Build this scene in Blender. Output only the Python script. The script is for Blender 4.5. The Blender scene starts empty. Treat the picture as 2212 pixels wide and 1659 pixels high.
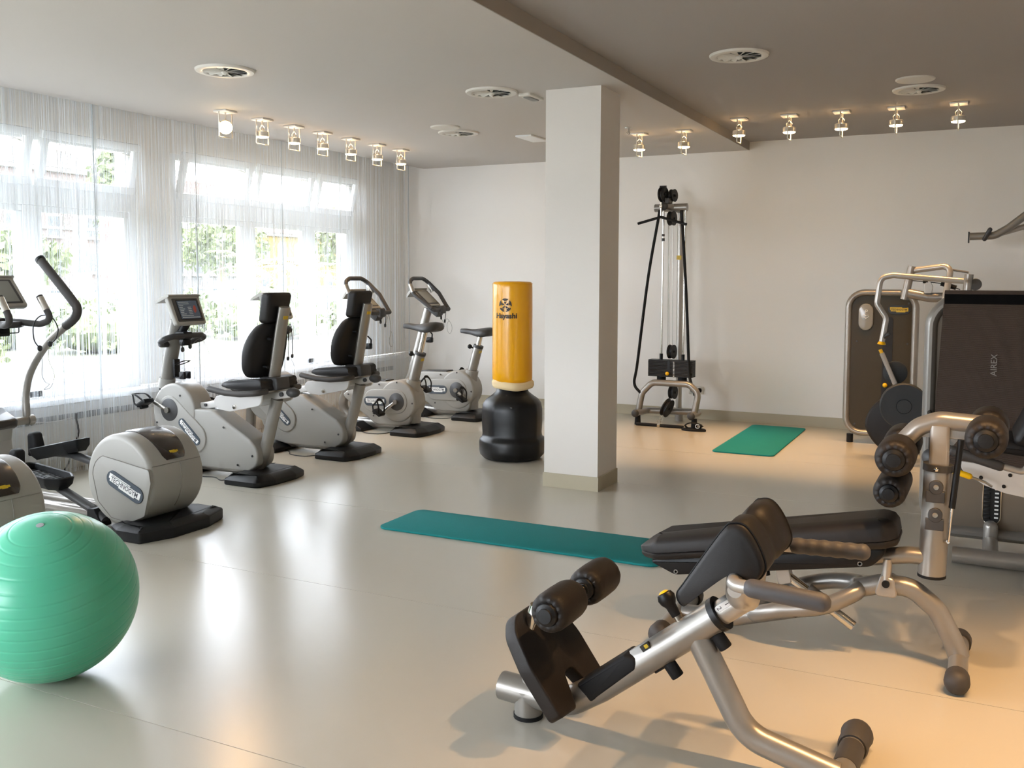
import bpy, math, random
from mathutils import Matrix, Vector, Euler

random.seed(7)
scn = bpy.context.scene
COL = scn.collection
PI = math.pi

# ------------------------------------------------------------------ camera, world, sun, exposure
cam_d = bpy.data.cameras.new('camera')
cam = bpy.data.objects.new('camera', cam_d)
COL.objects.link(cam)
_r = Vector((0.89489, 0.44628, 0.00229)); _u = Vector((-0.03574, 0.06656, 0.99714)); _f = Vector((-0.44485, 0.89242, -0.07552))
_m = Matrix.Identity(4)
for _i in range(3):
    _m[_i][0] = _r[_i]; _m[_i][1] = _u[_i]; _m[_i][2] = -_f[_i]
_m[0][3], _m[1][3], _m[2][3] = 0.0, 0.0, 1.55
cam.matrix_world = _m
cam_d.sensor_width = 36.0
cam_d.lens = 33.29
cam_d.shift_y = -0.0341
cam_d.clip_end = 400
scn.camera = cam

world = bpy.data.worlds.new('sky')
scn.world = world
world.use_nodes = True
_nt = world.node_tree
_bg = _nt.nodes['Background']
_bg.inputs[0].default_value = (0.85, 0.915, 1.0, 1)
_bg.inputs[1].default_value = 8.6

sun_d = bpy.data.lights.new('sun', 'SUN')
sun_d.energy = 1.2
sun_d.angle = 0.01
sun_d.color = (1.0, 0.96, 0.9)
sun = bpy.data.objects.new('sun', sun_d)
COL.objects.link(sun)
sun.rotation_euler = Vector((-0.62, -0.25, -0.74)).to_track_quat('-Z', 'Y').to_euler()

vs = scn.view_settings
vs.view_transform = 'Standard'
vs.look = 'None'
vs.gamma = 1.0
vs.use_curve_mapping = False
vs.exposure = 1.0
cy = scn.cycles
cy.use_denoising = True
cy.use_adaptive_sampling = True
cy.adaptive_threshold = 0.1
cy.adaptive_min_samples = 16
cy.max_bounces = 6
cy.diffuse_bounces = 4
cy.glossy_bounces = 3
cy.transmission_bounces = 4
cy.transparent_max_bounces = 8
cy.sample_clamp_indirect = 6.0
cy.caustics_reflective = False
cy.caustics_refractive = False


def portal(name, loc, sy, sz, rot=(0, -PI/2, 0)):
    d = bpy.data.lights.new(name, 'AREA')
    d.shape = 'RECTANGLE'; d.size = sz; d.size_y = sy
    d.cycles.is_portal = True
    o = bpy.data.objects.new(name, d); COL.objects.link(o)
    o.location = loc
    o.rotation_euler = rot                # the portal looks into the room
    return o


portal('window_portal', (-6.78, 7.75, 1.65), 2.9, 2.2)
portal('window_portal', (-6.78, 4.4, 1.65), 3.2, 2.2)
portal('window_portal', (-6.78, -0.15, 1.65), 5.4, 2.2)

portal('window_portal', (-4.65, -3.2, 1.68), 2.2, 3.5, (PI/2, 0, 0))


# ------------------------------------------------------------------ mesh helpers
def lin(c):
    if isinstance(c, str):
        c = c.lstrip('#'); c = [int(c[i:i+2], 16)/255 for i in (0, 2, 4)]
        c = [x/12.92 if x <= 0.04045 else ((x+0.055)/1.055)**2.4 for x in c]
    return (c[0], c[1], c[2], 1.0)


MATS = {}


def mat(name, col, rough=0.5, metal=0.0, spec=0.5, coat=0.0, bump=0.0, bscale=200.0, var=0.0, vscale=3.0, emit=None, estr=0.0, trans=0.0, sheen=0.0):
    m = bpy.data.materials.new(name); m.use_nodes = True
    nt = m.node_tree; b = nt.nodes['Principled BSDF']
    c = lin(col)
    b.inputs['Base Color'].default_value = c
    b.inputs['Roughness'].default_value = rough
    b.inputs['Metallic'].default_value = metal
    b.inputs['Specular IOR Level'].default_value = spec
    b.inputs['Coat Weight'].default_value = coat
    b.inputs['Transmission Weight'].default_value = trans
    if sheen:
        b.inputs['Sheen Weight'].default_value = sheen
    if emit:
        b.inputs['Emission Color'].default_value = lin(emit)
        b.inputs['Emission Strength'].default_value = estr
    tc = None
    if bump or var:
        tc = nt.nodes.new('ShaderNodeTexCoord')
    if var:
        n = nt.nodes.new('ShaderNodeTexNoise'); n.inputs['Scale'].default_value = vscale; n.inputs['Detail'].default_value = 5
        nt.links.new(tc.outputs['Object'], n.inputs['Vector'])
        mx = nt.nodes.new('ShaderNodeMix'); mx.data_type = 'RGBA'
        mx.inputs[6].default_value = tuple(max(0, x*(1-var)) for x in c[:3]) + (1,)
        mx.inputs[7].default_value = tuple(min(1, x*(1+var)) for x in c[:3]) + (1,)
        nt.links.new(n.outputs['Fac'], mx.inputs[0])
        nt.links.new(mx.outputs[2], b.inputs['Base Color'])
    if bump:
        n = nt.nodes.new('ShaderNodeTexNoise'); n.inputs['Scale'].default_value = bscale; n.inputs['Detail'].default_value = 3
        nt.links.new(tc.outputs['Object'], n.inputs['Vector'])
        bp = nt.nodes.new('ShaderNodeBump'); bp.inputs['Strength'].default_value = bump; bp.inputs['Distance'].default_value = 0.01
        nt.links.new(n.outputs['Fac'], bp.inputs['Height'])
        nt.links.new(bp.outputs['Normal'], b.inputs['Normal'])
    MATS[name] = m
    return m


def V(*a):
    return Vector(a)


def fillet(pts, rad, seg=6, closed=False):
    """round the corners of a polyline (2-D or 3-D tuples); rad a number or one per point"""
    P = [Vector(q) if len(q) == 3 else Vector((q[0], q[1], 0)) for q in pts]
    two = len(pts[0]) == 2
    n = len(P); out = []
    for i in range(n):
        r = rad[i] if isinstance(rad, (list, tuple)) else rad
        if (not closed and i in (0, n-1)) or r <= 0:
            out.append(P[i]); continue
        a, b, c = P[i-1], P[i], P[(i+1) % n]
        d1, d2 = a-b, c-b
        l1, l2 = d1.length, d2.length
        if l1 < 1e-7 or l2 < 1e-7:
            continue
        d1.normalize(); d2.normalize()
        ang = d1.angle(d2)
        if ang > PI-0.02:
            out.append(b); continue
        t = min(r/math.tan(ang/2), 0.49*l1, 0.49*l2)
        rr = t*math.tan(ang/2)
        bis = (d1+d2).normalized()
        cen = b+bis*(rr/math.sin(ang/2))
        s, e = b+d1*t-cen, b+d2*t-cen
        tot = s.angle(e)
        ax = s.cross(e)
        if ax.length < 1e-12:
            out.append(b); continue
        ax.normalize()
        for k in range(seg+1):
            out.append(cen+Matrix.Rotation(tot*k/seg, 3, ax) @ s)
    if two:
        return [(q.x, q.y) for q in out]
    return [tuple(q) for q in out]


def spline(pts, seg=6, closed=False):
    """Catmull-Rom through the points"""
    P = [Vector(q) for q in pts]; n = len(P); out = []
    rng = range(n if closed else n-1)
    for i in rng:
        p1, p2 = P[i], P[(i+1) % n]
        p0 = P[i-1] if (closed or i > 0) else p1*2-p2
        p3 = P[(i+2) % n] if (closed or i+2 < n) else p2*2-p1
        for k in range(seg):
            t = k/seg
            out.append(0.5*((2*p1)+(p2-p0)*t+(2*p0-5*p1+4*p2-p3)*t*t+(3*p1-p0-3*p2+p3)*t**3))
    if not closed:
        out.append(P[-1])
    return [tuple(q) for q in out]


def circ(cx, cz, r, n=32, a0=0.0, a1=2*PI, rz=None):
    full = abs(a1-a0-2*PI) < 1e-6
    k = n if full else n-1
    rz = r if rz is None else rz
    return [(cx+r*math.cos(a0+(a1-a0)*i/k), cz+rz*math.sin(a0+(a1-a0)*i/k)) for i in range(n)]


def capsule(x0, z0, r0, x1, z1, r1=None, n=12):
    r1 = r0 if r1 is None else r1
    a = math.atan2(z1-z0, x1-x0)
    return circ(x1, z1, r1, n, a-PI/2, a+PI/2)+circ(x0, z0, r0, n, a+PI/2, a+1.5*PI)


def rrect(w, h, r, n=5, cx=0.0, cz=0.0):
    q = [(cx-w/2, cz-h/2), (cx+w/2, cz-h/2), (cx+w/2, cz+h/2), (cx-w/2, cz+h/2)]
    return fillet(q, min(r, w*0.499, h*0.499), n, True) if r > 0 else q


def area2(o):
    return sum(o[i][0]*o[(i+1) % len(o)][1]-o[(i+1) % len(o)][0]*o[i][1] for i in range(len(o)))


def inset(o, d):
    n = len(o); out = []
    for i in range(n):
        a, b, c = o[i-1], o[i], o[(i+1) % n]
        e1 = (b[0]-a[0], b[1]-a[1]); e2 = (c[0]-b[0], c[1]-b[1])
        l1 = math.hypot(*e1) or 1e-9; l2 = math.hypot(*e2) or 1e-9
        n1 = (-e1[1]/l1, e1[0]/l1); n2 = (-e2[1]/l2, e2[0]/l2)
        k = 1+n1[0]*n2[0]+n1[1]*n2[1]
        k = max(k, 0.35)
        out.append((b[0]+d*(n1[0]+n2[0])/k, b[1]+d*(n1[1]+n2[1])/k))
    return out


def clean(o, eps=1e-5):
    r = []
    for q in o:
        if not r or math.hypot(q[0]-r[-1][0], q[1]-r[-1][1]) > eps:
            r.append(q)
    if math.hypot(r[0][0]-r[-1][0], r[0][1]-r[-1][1]) < eps:
        r.pop()
    return r


class MB:
    """collects geometry for ONE mesh object"""
    def __init__(s):
        s.v = []; s.f = []; s.M = None

    def add(s, vs_, fs, M=None):
        k = len(s.v)
        for q in vs_:
            q = Vector(q)
            if M is not None:
                q = M @ q
            s.v.append(tuple(q))
        s.f += [tuple(i+k for i in f) for f in fs]
        return s

    def rings(s, R, cap=True, M=None, closed=False):
        n = len(R[0]); vs_ = [q for r in R for q in r]; fs = []
        m = len(R)
        for i in range(m if closed else m-1):
            for j in range(n):
                a, b = i*n+j, i*n+(j+1) % n
                c, d = ((i+1) % m)*n+(j+1) % n, ((i+1) % m)*n+j
                fs.append((a, b, c, d))
        if cap and not closed:
            fs.append(tuple(range(n-1, -1, -1))); fs.append(tuple(range((m-1)*n, m*n)))
        return s.add(vs_, fs, M)

    def prism(s, outline, y0, y1, bev=0.0, seg=3, plane='xz', M=None, b0=None, b1=None):
        """outline extruded along the third axis from y0 to y1, rims rounded by bev"""
        o = clean(list(outline))
        if area2(o) < 0:
            o.reverse()
        b0 = bev if b0 is None else b0; b1 = bev if b1 is None else b1
        R = []
        if b0 > 0:
            for k in range(seg+1):
                a = PI/2*k/seg
                R.append((inset(o, b0*(1-math.sin(a))), y0+b0*(1-math.cos(a))))
        else:
            R.append((o, y0))
        if b1 > 0:
            for k in range(seg+1):
                a = PI/2*k/seg
                R.append((inset(o, b1*(1-math.cos(a))), y1-b1*(1-math.sin(a))))
        else:
            R.append((o, y1))
        rr = []
        for oo, y in R:
            if plane == 'xz':
                rr.append([(q[0], y, q[1]) for q in oo])
            elif plane == 'xy':
                rr.append([(q[0], q[1], y) for q in oo])
            else:
                rr.append([(y, q[0], q[1]) for q in oo])
        if plane == 'xz':
            rr = [r[::-1] for r in rr]
        return s.rings(rr, True, M)

    def box(s, c, size, b=0.0, rz=0.0, M=None, seg=2):
        sx, sy, sz = size
        T = Matrix.Translation(c) @ Matrix.Rotation(rz, 4, 'Z')
        if M is not None:
            T = M @ T
        if b <= 0:
            return s.prism([(-sx/2, -sz/2), (sx/2, -sz/2), (sx/2, sz/2), (-sx/2, sz/2)], -sy/2, sy/2, M=T)
        return s.prism(rrect(sx, sz, b, seg+1), -sy/2, sy/2, min(b, sy*0.45), seg, M=T)

    def lathe(s, prof, p0=(0, 0, 0), ax=(0, 0, 1), n=24, M=None):
        """prof: (radius, distance along the axis)"""
        q = Vector(ax).normalized().to_track_quat('Z', 'Y').to_matrix().to_4x4()
        T = Matrix.Translation(p0) @ q
        if M is not None:
            T = M @ T
        R = [[(max(r, 1e-4)*math.cos(2*PI*i/n), max(r, 1e-4)*math.sin(2*PI*i/n), t) for i in range(n)] for r, t in prof]
        return s.rings(R, True, T)

    def cyl(s, p0, p1, r0, r1=None, n=16, bev=0.0):
        p0, p1 = Vector(p0), Vector(p1); L = (p1-p0).length
        r1 = r0 if r1 is None else r1
        if bev > 0:
            pr = [(r0-bev, 0), (r0-bev*0.3, bev*0.3), (r0, bev), (r1, L-bev), (r1-bev*0.3, L-bev*0.3), (r1-bev, L)]
        else:
            pr = [(r0, 0), (r1, L)]
        return s.lathe(pr, p0, p1-p0, n)

    def sphere(s, c, r, n=16, m=10, sc=(1, 1, 1), M=None):
        R = []
        for i in range(m+1):
            a = PI*i/m
            R.append([(c[0]+sc[0]*max(r*math.sin(a), 1e-4)*math.cos(2*PI*j/n), c[1]+sc[1]*max(r*math.sin(a), 1e-4)*math.sin(2*PI*j/n), c[2]-sc[2]*r*math.cos(a)) for j in range(n)])
        return s.rings(R, True, M)

    def tube(s, pts, r, n=12, fil=0.0, closed=False, rnd=False, seg=6, ry=None, up=None, radii=None):
        """round (or elliptic: r across, ry along 'up') bar swept along the points"""
        P = [tuple(p) for p in pts]
        if fil:
            P = fillet(P, fil, seg, closed)
        P = [Vector(p) for p in P]
        Q = [P[0]]
        for p in P[1:]:
            if (p-Q[-1]).length > 1e-5:
                Q.append(p)
        P = Q
        m = len(P); R = []
        def tan(i):
            if closed:
                return (P[(i+1) % m]-P[i-1]).normalized()
            a = P[max(i-1, 0)]; b = P[min(i+1, m-1)]
            return (b-a).normalized()
        t0 = tan(0)
        nrm = Vector(up) if up else (Vector((0, 0, 1)) if abs(t0.z) < 0.9 else Vector((0, 1, 0)))
        nrm = (nrm-t0*nrm.dot(t0)).normalized()
        rb = r if ry is None else ry
        for i in range(m):
            t = tan(i)
            if up:
                nrm = Vector(up)
            nrm = (nrm-t*nrm.dot(t))
            nrm.normalize()
            bi = t.cross(nrm)
            # keep the tube's width through a bend
            k = 1.0
            if 0 < i < m-1 or closed:
                d = (P[(i+1) % m]-P[i]).normalized().dot((P[i]-P[i-1]).normalized())
                k = 1.0/max(0.5, math.sqrt(max(0.0, (1+d)/2)))
            rr = radii[i] if radii else 1.0
            R.append([tuple(P[i]+(bi*(r*rr*math.cos(2*PI*j/n))+nrm*(rb*rr*math.sin(2*PI*j/n)))*k) for j in range(n)])
        if rnd and not closed:
            def dome(c, ring, d):
                out = []
                for a in (0.35, 0.7, 0.93):
                    f_ = math.sqrt(1-a*a)
                    out.append([tuple(Vector(c)+(Vector(q)-Vector(c))*f_+d*(r*a)) for q in ring])
                return out
            R = dome(P[0], R[0], -tan(0))[::-1]+R+dome(P[-1], R[-1], tan(m-1))
        return s.rings(R, True, None, closed)


def shade(me, ang):
    if ang is None:
        return
    for p in me.polygons:
        p.use_smooth = True
    me.set_sharp_from_angle(angle=math.radians(ang))


def obj(name, mb, m, parent=None, loc=None, rot=None, ang=38, label=None):
    me = bpy.data.meshes.new(name)
    me.from_pydata(mb.v, [], mb.f)
    me.validate(); me.update()
    shade(me, ang)
    me.materials.append(MATS[m] if isinstance(m, str) else m)
    o = bpy.data.objects.new(name, me); COL.objects.link(o)
    if parent:
        o.parent = parent
    if loc:
        o.location = loc
    if rot:
        o.rotation_euler = rot
    if label:
        o['label'] = label
    return o


def inst(src, parent=None, loc=None, rot=None):
    """another object on the same mesh"""
    o = src.copy(); COL.objects.link(o)
    o.parent = parent if parent else src.parent
    if loc is not None:
        o.location = loc
    if rot is not None:
        o.rotation_euler = rot
    return o


def thing(name, label, cat, loc=(0, 0, 0), rz=0.0, group=None):
    o = bpy.data.objects.new(name, None); COL.objects.link(o)
    o.empty_display_size = 0.1
    o.location = loc; o.rotation_euler = (0, 0, rz)
    return tag(o, label, cat, group)


def tag(o, label, cat, group=None, kind=None):
    o['label'] = label; o['category'] = cat
    if group:
        o['group'] = group
    if kind:
        o['kind'] = kind
    return o


def struct(name, mb, m, parent=None, ang=38, label=None):
    o = obj(name, mb, m, parent, ang=ang)
    if parent is None:
        o['kind'] = 'structure'
        if label:
            o['label'] = label
    return o


def dup(root, loc, label=None, rz=None):
    def rec(o, par):
        c = o.copy(); COL.objects.link(c)
        c.parent = par
        for ch in [q for q in o.children]:
            rec(ch, c)
        return c
    r = rec(root, None)
    r.location = loc
    if rz is not None:
        r.rotation_euler = (0, 0, rz)
    if label:
        r['label'] = label
    return r


_txt = {}


def text_geo(body, size, shear=0.0, bold=0.0, ext=0.0):
    key = (body, size, shear, bold, ext)
    if key not in _txt:
        cu = bpy.data.curves.new('txt', 'FONT'); cu.body = body; cu.size = size
        cu.align_x = 'CENTER'; cu.align_y = 'CENTER'; cu.shear = shear; cu.offset = bold; cu.extrude = ext
        cu.resolution_u = 3
        o = bpy.data.objects.new('txt', cu); COL.objects.link(o)
        dg = bpy.context.evaluated_depsgraph_get()
        me = bpy.data.meshes.new_from_object(o.evaluated_get(dg))
        _txt[key] = ([tuple(v.co) for v in me.vertices], [tuple(p.vertices) for p in me.polygons])
        bpy.data.objects.remove(o); bpy.data.curves.remove(cu); bpy.data.meshes.remove(me)
    return _txt[key]


FACE_NEAR = Matrix.Rotation(PI/2, 4, 'X')      # text plane -> XZ plane, read from -Y


# ------------------------------------------------------------------ materials
mat('wall_paint', '#f3f0eb', 0.75, spec=0.25, bump=0.05, bscale=60)
mat('column_paint_dimmed', '#dfdad3', 0.75, spec=0.25, bump=0.05, bscale=60)  # wall paint darkened so the column looks less strongly lit
mat('ceiling_paint', '#cbc6c1', 0.85, spec=0.2, bump=0.03, bscale=40)
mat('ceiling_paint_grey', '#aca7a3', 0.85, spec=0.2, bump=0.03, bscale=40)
mat('beam_paint', '#a39b91', 0.85, spec=0.2)
mat('baseboard_lino', '#b5ac95', 0.5, spec=0.4)
mat('window_white', '#eeefef', 0.4)
mat('housing', '#9d9b95', 0.42, spec=0.45, bump=0.02, bscale=400)
mat('housing_light', '#a3a19a', 0.42, spec=0.45)
mat('seat_plate', '#cfcdc9', 0.35, metal=0.25)
mat('dark_grey', '#3d3d3e', 0.5, bump=0.03, bscale=500)
mat('mid_grey', '#7b7872', 0.45)
mat('black_plastic', '#0f1012', 0.45, spec=0.35, bump=0.02, bscale=300)
mat('black_rubber', '#141415', 0.7, spec=0.3)
mat('vinyl', '#1a1716', 0.52, spec=0.35, bump=0.06, bscale=350)
mat('vinyl_soft', '#1f1a17', 0.55, spec=0.35, bump=0.08, bscale=250)
mat('silver_paint', '#98948e', 0.32, metal=0.55, spec=0.5)
mat('silver_light', '#b5b0a9', 0.30, metal=0.55)
mat('chrome', '#e8e4dc', 0.12, metal=1.0)
mat('steel', '#b8b4ac', 0.28, metal=1.0)
mat('grip', '#3c3937', 0.6, bump=0.05, bscale=300)
mat('grip_grey', '#4c4a4b', 0.55, bump=0.05, bscale=300)
mat('yellow', '#e8b400', 0.4)
mat('badge_dark', '#46505a', 0.45)
mat('badge_black', '#17160f', 0.4)
mat('badge_white', '#f4f4f2', 0.4)
mat('badge_gold', '#c8a820', 0.4)
mat('ink', '#3a3f45', 0.5)
mat('ink_black', '#1a1a18', 0.5)
mat('smoked_cap', '#2e2723', 0.25, coat=0.3)
mat('screen', '#1c1c1e', 0.2, spec=0.5)
mat('screen_grey', '#8f918c', 0.25, spec=0.5)
mat('lamp_metal', '#d9d3c8', 0.3, metal=0.6)
mat('lamp_plate', '#efece6', 0.4)
mat('vent_white', '#d8d4cb', 0.45)
mat('vent_dark', '#2c3430', 0.8)
mat('cable_black', '#161616', 0.5)
mat('cable_white', '#dedede', 0.5)

# ------------------------------------------------------------------ lino floor material: soft gloss with a fine grain
def floor_mat():
    m = mat('lino', '#bfbaad', 0.23, spec=0.6)
    nt = m.node_tree; b = nt.nodes['Principled BSDF']
    tc = nt.nodes.new('ShaderNodeTexCoord')
    n2 = nt.nodes.new('ShaderNodeTexNoise'); n2.inputs['Scale'].default_value = 260; n2.inputs['Detail'].default_value = 2
    nt.links.new(tc.outputs['Object'], n2.inputs['Vector'])
    bp = nt.nodes.new('ShaderNodeBump'); bp.inputs['Strength'].default_value = 0.05; bp.inputs['Distance'].default_value = 0.004
    nt.links.new(n2.outputs['Fac'], bp.inputs['Height']); nt.links.new(bp.outputs['Normal'], b.inputs['Normal'])


floor_mat()
mat('seam', '#7c7364', 0.7)

D, Z1, Z2, XL, XB = 10.214, 2.899, 2.986, -6.33, -2.294
XR, YF, XW = 3.4, -3.0, -6.62           # right wall, wall behind the camera, window plane

fl = struct('floor', MB().box(((XR+XW)/2, (D+YF)/2, -0.06), (XR-XW+0.4, D-YF+0.4, 0.1)), 'seam')
ys = [YF, -2.1, -0.64, 0.82, 2.295, 3.765, 5.18, 6.70, 8.16, D]
for a, b in zip(ys[:-1], ys[1:]):
    obj('floor_sheet', MB().box(((XR+XW)/2, (a+b)/2, -0.0055), (XR-XW, b-a-0.0035, 0.011)), 'lino', fl)

struct('ceiling', MB().box(((XL+XB)/2, (D+YF)/2, Z1+0.15), (XB-XL, D-YF+0.4, 0.3)).box(((XL+XW)/2-0.15, (D+YF)/2, Z1+0.22), (XL-XW+0.3, D-YF+0.4, 0.16)), 'ceiling_paint')
struct('ceiling', MB().box(((XR+XB)/2+0.1, (D+YF)/2, Z2+0.12), (XR-XB+0.2, D-YF+0.4, 0.24)), 'ceiling_paint_grey')
trim = struct('trim_1', MB().box((XB+0.004, (D+YF)/2, (Z1+Z2)/2-0.0005), (0.008, D-YF, Z2-Z1+0.001)), 'beam_paint')
struct('wall_back', MB().box(((XR+XW)/2-0.1, D+0.1, 1.5), (XR-XW+0.6, 0.2, 3.2)), 'wall_paint')
struct('wall_right', MB().box((XR+0.1, (D+YF)/2, 1.5), (0.2, D-YF+0.4, 3.2)), 'wall_paint')
# wall behind the camera, its unseen window added to brighten the room
wf = MB()
FX0, FX1 = -6.3, -3.0
wf.box(((XR+XW)/2, YF-0.1, 0.25), (XR-XW+0.6, 0.2, 0.7)).box(((XR+XW)/2, YF-0.1, 2.93), (XR-XW+0.6, 0.2, 0.36))
wf.box(((FX0+XW)/2-0.15, YF-0.1, 1.68), (FX0-XW+0.3, 0.2, 2.2)).box(((FX1+XR)/2+0.1, YF-0.1, 1.68), (XR-FX1+0.2, 0.2, 2.2))
struct('wall_front', wf, 'wall_paint')
struct('baseboard_back', MB().prism([(D, 0.0), (D-0.03, 0.0), (D-0.016, 0.02), (D-0.012, 0.105), (D, 0.105)], XL, XR, plane='yz'), 'baseboard_lino')
struct('baseboard_right', MB().box((XR-0.006, (D+YF)/2, 0.052), (0.012, D-YF-0.05, 0.104)), 'baseboard_lino')

# free-standing column with its lino skirting
XA, XC, YC0, YC1 = -2.891, -2.466, 6.341, 6.731
co = struct('column', MB().box(((XA+XC)/2, (YC0+YC1)/2, Z1/2), (XC-XA, YC1-YC0, Z1)), 'column_paint_dimmed')
struct('trim_2', MB().prism([(XA-0.008, YC0-0.008), (XC+0.008, YC0-0.008), (XC+0.008, YC1+0.008), (XA-0.008, YC1+0.008)], 0.0, 0.105, plane='xy', b1=0.003, seg=1), 'baseboard_lino')

# window wall: parapet, lintel, piers and the window units between them
SILL, HEAD = 0.60, 2.66
XO = XW-0.26
WIN = [(2.75, 5.97), (6.36, 9.14)]                   # the two window units in view
WIN2 = [(-2.8, 2.45)]                                  # one more beside the camera, unseen, stretched to let in more daylight
wl = MB()
wl.box(((XW+XO)/2+0.02, (D+YF)/2, SILL/2-0.03), (XW-XO+0.04, D-YF+0.4, SILL-0.06))
wl.box(((XW+XO)/2, (D+YF)/2, (HEAD+Z1)/2+0.16), (XW-XO, D-YF+0.4, Z1-HEAD+0.32))
edges = [YF-0.1]+[q for w in WIN2+WIN for q in w]+[D+0.05]
for a, b in zip(edges[0::2], edges[1::2]):
    wl.box(((XW+XO)/2, (a+b)/2, (SILL+HEAD)/2), (XW-XO, b-a, HEAD-SILL))
struct('wall_left', wl, 'wall_paint')
# white shelf above the convectors, with its louvred front
sh = struct('trim_3', MB().box((XW+0.09, (D+YF)/2, SILL-0.03), (0.20, D-YF, 0.045), 0.006), 'window_white')
mat('louvre_grey', '#a9adb2', 0.5)
cv = MB()
cv.box((XW+0.085, (D+YF)/2, 0.33), (0.13, D-YF, 0.42))
cvo = struct('trim_4', cv, 'window_white')
sl = None
for i in range(56):
    y = 3.0+i*0.121
    if sl is None:
        sl = obj('louvre', MB().box((0, 0, 0), (0.012, 0.105, 0.05), 0.003), 'louvre_grey', cvo, loc=(XW+0.152, y, 0.44))
    else:
        inst(sl, loc=(XW+0.152, y, 0.44))

# window glass and frames
gm = bpy.data.materials.new('pane_glass'); gm.use_nodes = True
gn = gm.node_tree; gn.nodes.remove(gn.nodes['Principled BSDF'])
_t = gn.nodes.new('ShaderNodeBsdfTransparent'); _g = gn.nodes.new('ShaderNodeBsdfGlossy'); _g.inputs['Roughness'].default_value = 0.02
_mx = gn.nodes.new('ShaderNodeMixShader'); _fr = gn.nodes.new('ShaderNodeLayerWeight'); _fr.inputs[0].default_value = 0.5
_pw = gn.nodes.new('ShaderNodeMath'); _pw.operation = 'POWER'; _pw.inputs[1].default_value = 4.0
gn.links.new(_fr.outputs['Facing'], _pw.inputs[0])
gn.links.new(_pw.outputs[0], _mx.inputs[0]); gn.links.new(_t.outputs[0], _mx.inputs[1]); gn.links.new(_g.outputs[0], _mx.inputs[2])
gn.links.new(_mx.outputs[0], gn.nodes['Material Output'].inputs[0])
MATS['pane_glass'] = gm

TR0, TR1 = 2.10, 2.26      # transom band


def frame_rect(mb, x, y0, y1, z0, z1, w, d):
    mb.box((x, (y0+y1)/2, z0+w/2), (d, y1-y0, w), 0.004)
    mb.box((x, (y0+y1)/2, z1-w/2), (d, y1-y0, w), 0.004)
    mb.box((x, y0+w/2, (z0+z1)/2), (d, w, z1-z0-2*w), 0.004)
    mb.box((x, y1-w/2, (z0+z1)/2), (d, w, z1-z0-2*w), 0.004)


def window(name, y0, y1, mull, label):
    fr = MB(); x = XW-0.06
    frame_rect(fr, x, y0, y1, SILL-0.02, HEAD+0.02, 0.075, 0.10)
    fr.box((x, (y0+y1)/2, (TR0+TR1)/2), (0.11, y1-y0-0.1, TR1-TR0), 0.006)
    for m_ in mull:
        fr.box((x, m_, (SILL+TR0)/2), (0.10, 0.12, TR0-SILL), 0.006)
        fr.box((x, m_, (TR1+HEAD)/2), (0.09, 0.07, HEAD-TR1), 0.005)
    w = struct(name, fr, 'window_white', label=label)
    ed = [y0+0.075]+[q for m_ in mull for q in (m_-0.06, m_+0.06)]+[y1-0.075]
    for a, b in zip(ed[0::2], ed[1::2]):
        cf = MB(); frame_rect(cf, x+0.012, a, b, SILL+0.05, TR0, 0.05, 0.06)
        c = obj('casement', cf, 'window_white', w)
        obj('pane', MB().box((x, (a+b)/2, (SILL+TR0)/2+0.03), (0.006, b-a-0.08, TR0-SILL-0.13)), 'pane_glass', c)
        # hopper light tilted into the room
        hf = MB(); frame_rect(hf, 0, a-0.02, b+0.02, 0, HEAD-TR1+0.03, 0.06, 0.045)
        h = obj('hopper_sash', hf, 'window_white', w, loc=(x+0.06, 0, TR1-0.005), rot=(0, 0.25, 0))
        obj('pane', MB().box((0, (a+b)/2, (HEAD-TR1)/2), (0.006, b-a-0.08, HEAD-TR1-0.08)), 'pane_glass', h)
        st = MB().tube([(x+0.02, b-0.03, HEAD-0.06), (x+0.15, b-0.03, HEAD-0.10)], 0.006, 8)
        obj('stay', st, 'steel', w)
    return w


window('window_1', WIN[0][0], WIN[0][1], [3.86, 4.94], 'window unit nearest the trainers with tilted hopper lights')
window('window_2', WIN[1][0], WIN[1][1], [7.37, 8.33], 'window unit behind the bikes with tilted hopper lights')
window('window_3', WIN2[0][0], WIN2[0][1], [-1.5, -0.2, 1.1], 'unseen window unit beside the camera, enlarged for more daylight')

fw = MB()
fw.box(((FX0+FX1)/2, YF-0.12, 0.64), (FX1-FX0, 0.08, 0.08)).box(((FX0+FX1)/2, YF-0.12, 2.71), (FX1-FX0, 0.08, 0.08))
for i in range(5):
    fw.box((FX0+(FX1-FX0)*i/4, YF-0.12, 1.68), (0.09, 0.08, 2.1))
f4 = struct('window_added', fw, 'window_white', label='added long window behind the camera, brightening the room')
for i in range(4):
    obj('pane', MB().box((FX0+(FX1-FX0)*(i+0.5)/4, YF-0.12, 1.68), ((FX1-FX0)/4-0.09, 0.006, 2.0)), 'pane_glass', f4)

# ------------------------------------------------------------------ string curtains hanging from the ceiling edge
sm = bpy.data.materials.new('curtain_string'); sm.use_nodes = True
sn = sm.node_tree; _b = sn.nodes['Principled BSDF']
_b.inputs['Base Color'].default_value = lin('#eef3f8'); _b.inputs['Roughness'].default_value = 0.7; _b.inputs['Specular IOR Level'].default_value = 0.2
_tr = sn.nodes.new('ShaderNodeBsdfTranslucent'); _tr.inputs[0].default_value = lin('#eef3f8')
_mx = sn.nodes.new('ShaderNodeMixShader'); _mx.inputs[0].default_value = 0.11
sn.links.new(_b.outputs[0], _mx.inputs[1]); sn.links.new(_tr.outputs[0], _mx.inputs[2]); sn.links.new(_mx.outputs[0], sn.nodes['Material Output'].inputs[0])
MATS['curtain_string'] = sm
mat('curtain_tape', '#f4f4f2', 0.8)
mat('curtain_edge', '#c9d0d4', 0.7)

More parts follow.
